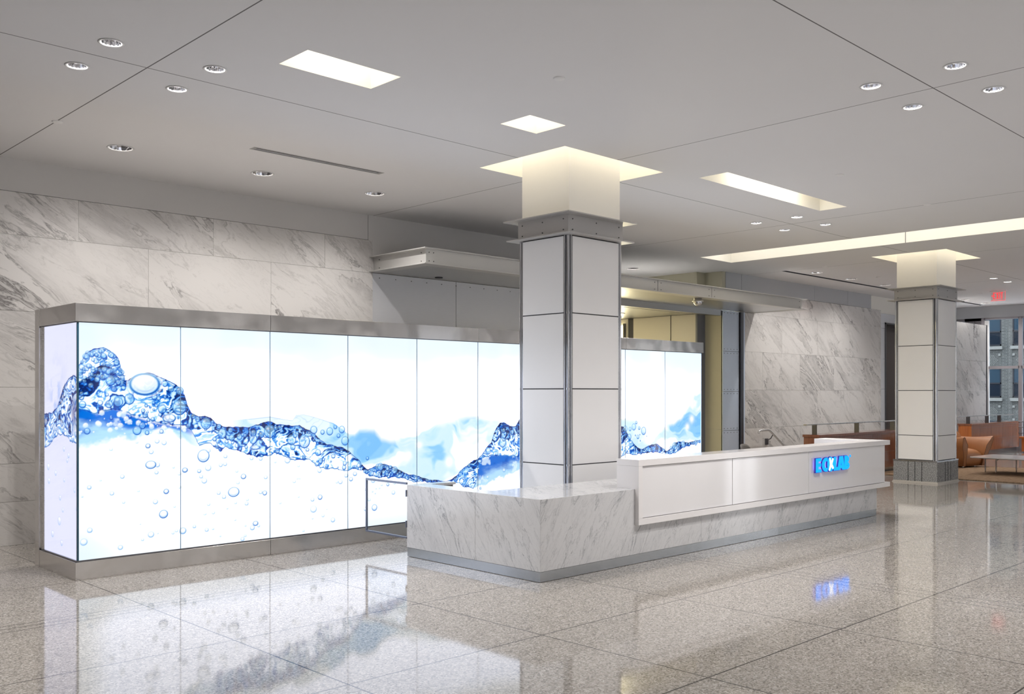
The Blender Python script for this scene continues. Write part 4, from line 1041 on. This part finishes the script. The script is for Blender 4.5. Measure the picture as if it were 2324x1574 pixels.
inw += z1(3.578, 780, 900, [(300, 568, 34), (415, 595, 34), (325, 612, 20), (382, 570, 15), (355, 628, 17), (440, 628, 15), (590, 665, 24), (1175, 440, 30), (1245, 460, 18), (1290, 370, 44), (1385, 380, 18), (1330, 420, 18), (1300, 275, 22), (1370, 290, 20), (1020, 560, 18), (1110, 742, 12), (470, 640, 12), (500, 650, 10), (960, 705, 12), (990, 715, 10)])
inw += z1(5.245, 1400, 760, [(102, 1115, 42), (158, 1117, 26), (204, 1092, 44), (232, 1040, 20), (267, 1107, 20), (320, 1138, 52), (150, 1210, 40), (252, 1210, 26), (170, 1295, 46), (222, 1192, 10), (275, 1183, 8), (355, 1200, 8), (280, 1255, 8), (690, 1322, 52), (790, 1300, 46), (940, 1280, 34), (865, 1295, 20), (730, 1350, 24), (905, 1285, 16), (360, 1362, 26), (650, 1395, 20), (645, 1340, 20), (835, 1290, 18)])
for px, py, r in inw:
    a, b2, k = glass_pt(px, py); rr_ = r*k*(1.0 if px < 700 else .95)
    paint_bubble(C, U, Z, a, b2, rr_, 1.0, ax=.95, fill=.42, wet=True)
a, b2, k = glass_pt(160+1110/6.559, 780+600/6.559); paint_bubble(C, U, Z, a, b2, 26*k, 1.0, ax=1.42, fill=.9)
a, b2, k = glass_pt(160+1475/6.559, 780+1105/6.559); paint_bubble(C, U, Z, a, b2, 10*k, 1.0, ax=1.6, fill=.6)
a, b2, k = glass_pt(580, 1015); paint_bubble(C, U, Z, a, b2, 5*k, 1.0, ax=2.6, fill=.6)
for q in ((176, 905, 232, 832), (232, 832, 268, 856)): pass
flo = z1(2.315, 60, 660, [(446, 830, 9), (582, 794, 7), (640, 813, 14), (657, 844, 12), (688, 788, 12), (725, 796, 13), (690, 912, 13), (685, 952, 10), (710, 738, 11), (833, 940, 15), (908, 945, 10), (505, 974, 11), (391, 995, 5), (331, 1031, 10), (450, 1062, 11), (294, 1080, 5), (512, 1108, 8), (590, 1050, 6), (736, 1052, 15), (679, 1106, 13), (722, 1171, 24), (780, 1131, 6), (334, 1256, 13), (302, 1318, 18), (495, 1346, 12), (656, 1278, 16), (612, 1305, 7), (600, 1223, 5), (772, 1270, 7), (790, 1258, 8), (823, 1258, 18), (883, 1236, 9), (692, 1272, 5), (805, 960, 8), (808, 1030, 7), (775, 925, 6)])
flo += z1(2.81, 400, 720, [(205, 848, 15), (205, 958, 20), (180, 1040, 18), (148, 978, 12), (160, 1013, 12), (315, 885, 12), (285, 940, 12), (313, 934, 12), (388, 978, 10), (395, 1052, 11), (306, 1142, 14), (272, 1118, 12), (572, 1018, 12), (540, 1113, 12), (455, 1160, 9), (450, 1186, 12), (380, 1181, 8), (208, 1189, 11), (184, 1252, 9), (238, 1243, 10), (327, 1216, 6), (487, 1340, 15), (527, 1327, 9), (424, 1412, 12), (441, 1391, 8), (118, 1332, 9), (196, 1353, 12), (236, 1347, 7), (44, 1360, 20), (284, 1393, 5), (377, 1290, 6), (443, 1327, 6), (632, 920, 8), (753, 1044, 11), (774, 1027, 6), (789, 1026, 5), (781, 945, 8), (663, 1182, 8), (781, 1143, 6), (870, 1160, 13), (876, 1221, 23), (937, 1262, 10), (1000, 1290, 15), (870, 1281, 5), (812, 1360, 7), (1048, 1047, 15), (1025, 1048, 9), (1139, 996, 14), (1114, 1030, 14), (1085, 1007, 13), (961, 1222, 5), (482, 897, 12), (540, 900, 12), (710, 910, 20), (915, 975, 15)])
flo += z1(3.578, 780, 900, [(93, 625, 17), (60, 668, 16), (20, 640, 14), (240, 678, 20), (310, 714, 9), (415, 703, 9), (292, 742, 7), (265, 744, 6), (235, 769, 7), (258, 783, 6), (178, 753, 8), (208, 834, 13), (180, 910, 17), (405, 776, 17), (1170, 652, 12), (1303, 595, 15)])
for px, py, r in flo:
    a, b2, k = glass_pt(px, py); paint_bubble(C, U, Z, a, b2, r*k, .62 if r > 4 else .45, ax=1.05, fill=.5)
for px, py, r, ax in ((60+655/2.315, 660+912/2.315, 9.5, 1.35), (60+722/2.315, 660+1171/2.315, 9.5, 1.1), (400+175/2.81, 720+882/2.81, 15, 1.0), (400+368/2.81, 720+1112/2.81, 11.5, 1.25), (400+430/2.81, 720+1013/2.81, 6, 1.1), (400+566/2.81, 720+1118/2.81, 5.5, 1), (400+918/2.81, 720+1145/2.81, 6, 1), (400+507/2.81, 720+1312/2.81, 5.5, 1.2), (780+251/3.578, 900+898/3.578, 7.5, 1), (780+360/3.578, 900+711/3.578, 3.6, 1), (400+57/2.81, 720+972/2.81, 5, 1.3), (60+640/2.315, 660+813/2.315, 5, 1.1), (60+736/2.315, 660+1052/2.315, 5.5, 1.1)):
    a, b2, k = glass_pt(px, py); paint_bubble(C, U, Z, a, b2, r*k, .95, ax=ax, fill=.6)
C = finish(C, U, Z)
PB = [3.134, 4.104, 5.080, 6.056, 7.038, 8.019, 9.000, 9.980, 10.961, 11.932, 12.892]
def front_map(a, z): return np.stack([a, np.full_like(a, GY), z], -1)
to_panels(C, us, zs, [(a+.003, b2-.003) for a, b2 in zip(PB[:-1], PB[1:])], front_map, 'front')
# side pane
vs_ = np.arange(GY, 9.84, STEP*1.3); V, Z2 = np.meshgrid(vs_, zs); C2 = np.ones(V.shape+(3,))*np.array((.86, .88, 1.0))
ST = [(93, 940), (100, 938), (112, 936), (125, 922), (132, 900), (138, 878), (150, 858), (160, 850), (168, 856), (175, 850)]
SB = [(93, 1015), (100, 1016), (112, 1000), (125, 988), (135, 984), (145, 990), (155, 1000), (165, 1004), (175, 1002)]
fz = fbm(V*9+4, Z2*9, 4); mk = (ss(.5, .7, fz)*np.exp(-((V-glass_pt(122, 900, True)[0])/.16)**2)*np.exp(-((Z2-1.68)/.22)**2))[..., None]*.7
C2 = C2*(1-mk) + np.array((.33, .52, .92))*mk
vt = curve(ST, vs_, True)[None, :]; vb = curve(SB, vs_, True)[None, :]
C2, mm = water(V*1.15, Z2, vt, vb, 20., C2, .012, .02)
pu = (ss(.0, .1, glass_pt(158, 900, True)[0]+.06-V)*np.exp(-((Z2-1.52)/.13)**2)*mm)[..., None]*.75; C2 = C2*(1-pu) + np.array((.10, .09, .30))*pu
for k in range(46):
    a = rg.uniform(GY+.02, 9.8); tz, bz = np.interp(a, vs_, vt[0]), np.interp(a, vs_, vb[0]); r = rg.choice([.01, .016, .024, .034])
    paint_bubble(C2, V, Z2, a, rg.uniform(bz+r, tz-r), r, .8, fill=.5)
for cx, cy, r in ((185, 828, 10), (209, 861, 11), (202, 887, 9), (104, 920, 14), (142, 953, 11), (107, 993, 12), (186, 990, 8), (240, 1044, 9), (165, 1082, 11), (251, 1140, 9), (179, 1147, 9), (161, 1203, 18), (126, 1270, 14), (173, 1318, 12)):
    a, b2, k = glass_pt(60+cx/2.315, 660+cy/2.315, True); paint_bubble(C2, V, Z2, a, b2, r/2.315*k*1.3, .38, fill=.4)
C2 = finish(C2, V, Z2)*np.array((.80, .80, .90))
to_panels(C2[:, ::-1], vs_, zs, [(GY+.003, 9.77)], lambda a, z: np.stack([np.full_like(a, GX), (GY+.003+9.77)-a, z], -1), 'side')
# glass edges between panes
s = MB()
for x in PB[1:-1]: s.box(x-.0035, x+.0035, GY-.004, GY+.02, .178, 2.34)
s.build('pane_joint', plain('blue_grey_glass_joint', (.16, .27, .40), .3), t)
s = MB(); s.box(GX-.006, GX+.010, GY-.006, GY+.010, .178, 2.34); s.build('corner_glass_edge', plain('teal_glass_edge', (.012, .06, .10), .15), t)
s = MB(); s.box(12.893, 12.905, GY-.002, GY+.03, .178, 2.34); s.build('end_glass_edge', glow('lit_blue_glass_edge', (.12, .40, .75), .8), t)
# lamps behind the glass are the print itself; a closed white tray sits behind
s = MB(); s.box(3.2, 12.88, GY+.06, GY+.08, .18, 2.34); s.build('diffuser_tray', M['white_trim'], t)

# ------------------------------------------------------------------ cherry counters with handrails, stair rail, guard rail
def cherry_counter(x0, x1, y0, y1, h, label, left_mat, long_mat, rail_posts, rx0, kick=.10, panel=1.8):
    t = thing('wood_counter', label, 'low wall', ((x0+x1)/2, (y0+y1)/2, 0), 'cherry wood low walls')
    s = MB(); s.box(x0, x1, y0, y1, kick, h-.05, 0); s.build('wood_body', long_mat, t)
    s = MB(); s.box(x0-.006, x0-.0005, y0, y1, kick, h-.05); s.build('end_panel', left_mat, t)
    s = MB(); s.box(x0-.02, x1+.01, y0-.02, y1+.02, h-.05, h); s.build('wood_top', left_mat if left_mat is M['orange_wood'] and False else long_mat, t, .004)
    s = MB()
    for x in np.arange(x0+.6, x1, .85): s.box(x-.002, x+.002, y0-.001, y0+.004, kick, h-.05)
    for z in (h-.12, h*.5): s.box(x0, x1, y0-.001, y0+.004, z-.002, z+.002)
    s.build('panel_seam', M['leather_dark'], t)
    s = MB(); s.box(x0+.04, x1-.04, y0+.05, y1-.05, 0, kick); s.build('steel_kick', M['kick'], t)
    r = thing('counter_handrail', label.replace('low wall', 'rail').split(',')[0] if False else RL, 'handrail', ((x0+x1)/2, (y0+y1)/2, h), 'steel rails on the cherry low walls')
    q = MB(); q.box(rx0, x1+.02, (y0+y1)/2-.035, (y0+y1)/2+.035, h+.185, h+.21); q.build('rail_bar', M['steel'], r, .003)
    for x in rail_posts:
        q = MB(); q.box(x-.008, x+.008, (y0+y1)/2-.05, (y0+y1)/2+.05, h, h+.19); q.build('rail_post', M['steel_dark'], r)
    return t
RL = 'flat steel handrail on the dark cherry low wall behind the desk'
cherry_counter(17.0, 23.0, 9.0, 9.32, .885, 'dark cherry low wall behind the white reception desk top', M['cherry_dark'], M['cherry_dark'], [17.12, 18.9, 20.6, 22.4], 16.75)
RL = 'flat steel handrail on the orange-brown low wall by the windows'
cherry_counter(26.4, 30.06, 9.59, 9.93, .870, 'orange-brown cherry low wall below the far windows, behind the armchair', M['orange_wood'], M['cherry'], [26.62, 28.0, 28.95], 25.8, .12)

t = thing('stair_handrail', 'bent steel tube handrail on the marble wall behind the desk', 'handrail', (19.1, 11.36, .4))
s = MB(); s.tube([(18.60, 11.30, .80), (18.62, 11.30, .84), (18.67, 11.30, .86), (19.03, 11.30, .857), (19.10, 11.30, .83), (19.90, 11.30, .36), (20.6, 11.30, -.02+.06)], .022, 12); s.build('tube_rail', M['steel'], t)
s = MB(); s.box(19.10, 19.19, 11.40, YW, .52, .66); s.tube([(19.16, 11.41, .62), (19.22, 11.36, .66), (19.22, 11.30, .76)], .012, 8); s.build('wall_bracket', M['steel_dark'], t)

t = thing('guard_rail', 'multi-bar steel guard rail beside the dark doorway, left of the far column', 'railing', (26.2, 10.4, 0))
s = MB()
for z in (1.12, 1.03, .80, .72): s.tube([(25.1, 10.5, z), (27.6, 10.5, z)], .013, 8)
s.build('rail_bars', M['steel'], t)
for x in (25.35, 26.6, 27.5): s = MB(); s.box(x-.012, x+.012, 10.46, 10.54, 0, 1.12); s.build('rail_post', M['steel_dark'], t)
t = thing('window_rail', 'thin dark guard rail in front of the window at the right edge', 'railing', (29.85, 9.0, 0))
s = MB()
for z in (.86, .70, .53): s.tube([(29.85, 8.0, z), (29.85, 9.53, z)], .012, 8)
s.build('rail_bars', M['steel_dark'], t)
for y in (8.1, 9.38): s = MB(); s.tube([(29.85, y, .0), (29.85, y, .90)], .014, 8); s.build('rail_post', M['steel_dark'], t)
t = thing('wooden_bench', 'small orange wood bench at the right edge below the window rail', 'bench', (29.5, 9.0, 0))
s = MB(); s.box(29.15, 29.7, 7.4, 9.29, .40, .46); s.build('bench_top', M['orange_wood'], t, .01)
s = MB(); s.box(29.2, 29.65, 7.45, 9.24, .03, .40); s.build('bench_body', M['orange_wood'], t)
s = MB(); s.box(29.23, 29.62, 7.48, 9.21, 0, .03); s.build('bench_plinth', M['steel_dark'], t)

# ------------------------------------------------------------------ lounge: rug, table, armchair
s = MB(); s.box(19.15, 22.85, 2.2, 8.95, .0, .022); tag(s.build('area_rug', M['rug'], None, .008), 'brown woven area rug under the coffee table', 'rug')
t = thing('coffee_table', 'low coffee table with pale slab top and thin steel legs', 'coffee table', (21.6, 7.0, .022))
def rounded(pts, r, n=6):
    out = []
    for i, p in enumerate(pts):
        a, c = Vector(pts[i-1]), Vector(pts[(i+1) % len(pts)]); p = Vector(p)
        d0, d1 = (a-p).normalized(), (c-p).normalized(); s0, s1 = p+d0*r, p+d1*r
        for k in range(n+1):
            q = k/n; out.append(tuple(s0*(1-q)**2 + p*2*q*(1-q) + s1*q*q))
    return out
top = rounded([(20.5, 7.52), (20.45, 5.0), (21.75, 5.0), (21.72, 7.46)], .14)
s = MB(); s.prism([(a, c) for a, c in top][::-1], 'z', .352, .372); s.build('table_top', M['tabletop'], t, .004)
under = rounded([(20.62, 7.40), (20.57, 5.12), (21.63, 5.12), (21.60, 7.34)], .14)
s = MB(); s.prism([(a, c) for a, c in under][::-1], 'z', .338, .352); s.build('table_frame', M['steel_dark'], t)
for x, y in ((21.08, 7.38), (20.80, 7.07), (21.48, 6.90), (20.75, 5.35), (21.45, 5.35)):
    s = MB(); s.tube([(x, y, .022), (x, y, .30), (x+.02, y-.03, .340)], [.013, .016, .03], 12); s.build('leg', M['chrome'], t)

def armchair(cx, cy, ang, label):
    t = thing('leather_armchair', label, 'armchair', (cx, cy, .022))
    f = Vector((math.cos(ang), math.sin(ang), 0)); sd = Vector((-f.y, f.x, 0)); o = Vector((cx, cy, .022))
    def P(a, b2, z): return tuple(o + f*a + sd*b2 + Vector((0, 0, z)))
    def loft(secs, name, matr, closed=True):
        n = len(secs[0]); vs = [p for s_ in secs for p in s_]; fs = []
        for i in range(len(secs)-1):
            for k in range(n if closed else n-1): l = (k+1) % n; fs.append((i*n+k, i*n+l, (i+1)*n+l, (i+1)*n+k))
        m_ = MB().add(vs, fs, 0, True)
        if closed: m_.add(secs[0], [tuple(range(n))[::-1]], 0, False); m_.add(secs[-1], [tuple(range(n))], 0, False)
        return m_.build(name, matr, t)
    # seat block: rounded cushion dropping to the floor at the front
    secs = []
    for b2 in np.linspace(-.27, .27, 9):
        r = 1-.12*(abs(b2)/.27)**4
        prof = [(-.30, .03), (-.30, .36), (-.1, .405*r+.01), (.12, .42*r), (.28, .40*r), (.36, .35*r), (.385, .27), (.36, .12), (.33, .03)]
        secs.append([P(a, b2, z) for a, z in prof])
    loft(secs, 'seat', M['leather'])
    # arms: sheets that swell outwards and flare at the front top
    for sg in (-1, 1):
        secs = []
        for i, a in enumerate(np.linspace(-.36, .42, 14)):
            q = i/13; hgt = .66 - .02*math.sin(q*math.pi) + .03*q; out = .30 + .02*math.sin(q*math.pi); fl = .05 + .11*q**2
            ft = a if q < 1 else a
            prof = [(out-.02, .03), (out, .30), (out+.02, .5), (out+fl, hgt-.015), (out+fl+.035, hgt+.01), (out+fl+.07, hgt-.02), (out+.10+fl*.55, .45), (out+.10, .25), (out+.06, .03)]
            lean = .0
            secs.append([P(a + (z/.66)*.08*q - .05*q*(1-z/.66), sg*y_, z) for y_, z in (prof if sg > 0 else prof[::-1])])
        loft(secs, 'arm', M['leather'])
        ed = [P(.42-.05*(1-z/.66)+(z/.66)*.08, sg*y_, z) for y_, z in ((.36, .03), (.40, .25), (.40+.16*.55, .45), (.30+.16+.07, .665), (.30+.16+.035, .695), (.46, .67), (.33, .5), (.30, .3), (.28, .03))]
        MB().tube(ed, .004, 8).build('piping', M['leather_dark'], t)
    # back: curved shell rising in a rounded top
    secs = []
    for i, b2 in enumerate(np.linspace(-.40, .40, 15)):
        q = abs(b2)/.40; h = .60 + .27*math.sqrt(max(0, 1-q**2.2)); cv = .13*q*q
        prof = [(-.24+cv, .03), (-.25+cv, .38), (-.29+cv, .62*h/.87), (-.33+cv, h-.03), (-.365+cv, h), (-.40+cv, h-.03), (-.42+cv, .5), (-.40+cv, .2), (-.36+cv, .03)]
        secs.append([P(a, b2, z) for a, z in prof])
    loft(secs, 'backrest', M['leather'])
    MB().tube([P(-.365+.13*(abs(b2)/.4)**2, b2, .60+.27*math.sqrt(max(0, 1-(abs(b2)/.40)**2.2))+.002) for b2 in np.linspace(-.40, .40, 25)], .007, 8).build('piping', plain('light_stitching', (.55, .35, .22), .5), t)
    for a, b2 in ((.25, -.2), (.25, .2), (-.28, -.2), (-.28, .2)):
        MB().tube([P(a, b2, 0), P(a, b2, .035)], .025, 12).build('foot', M['steel'], t)
    return t
armchair(22.42, 8.42, math.radians(-106), 'tan leather armchair beside the plinth of the far column')
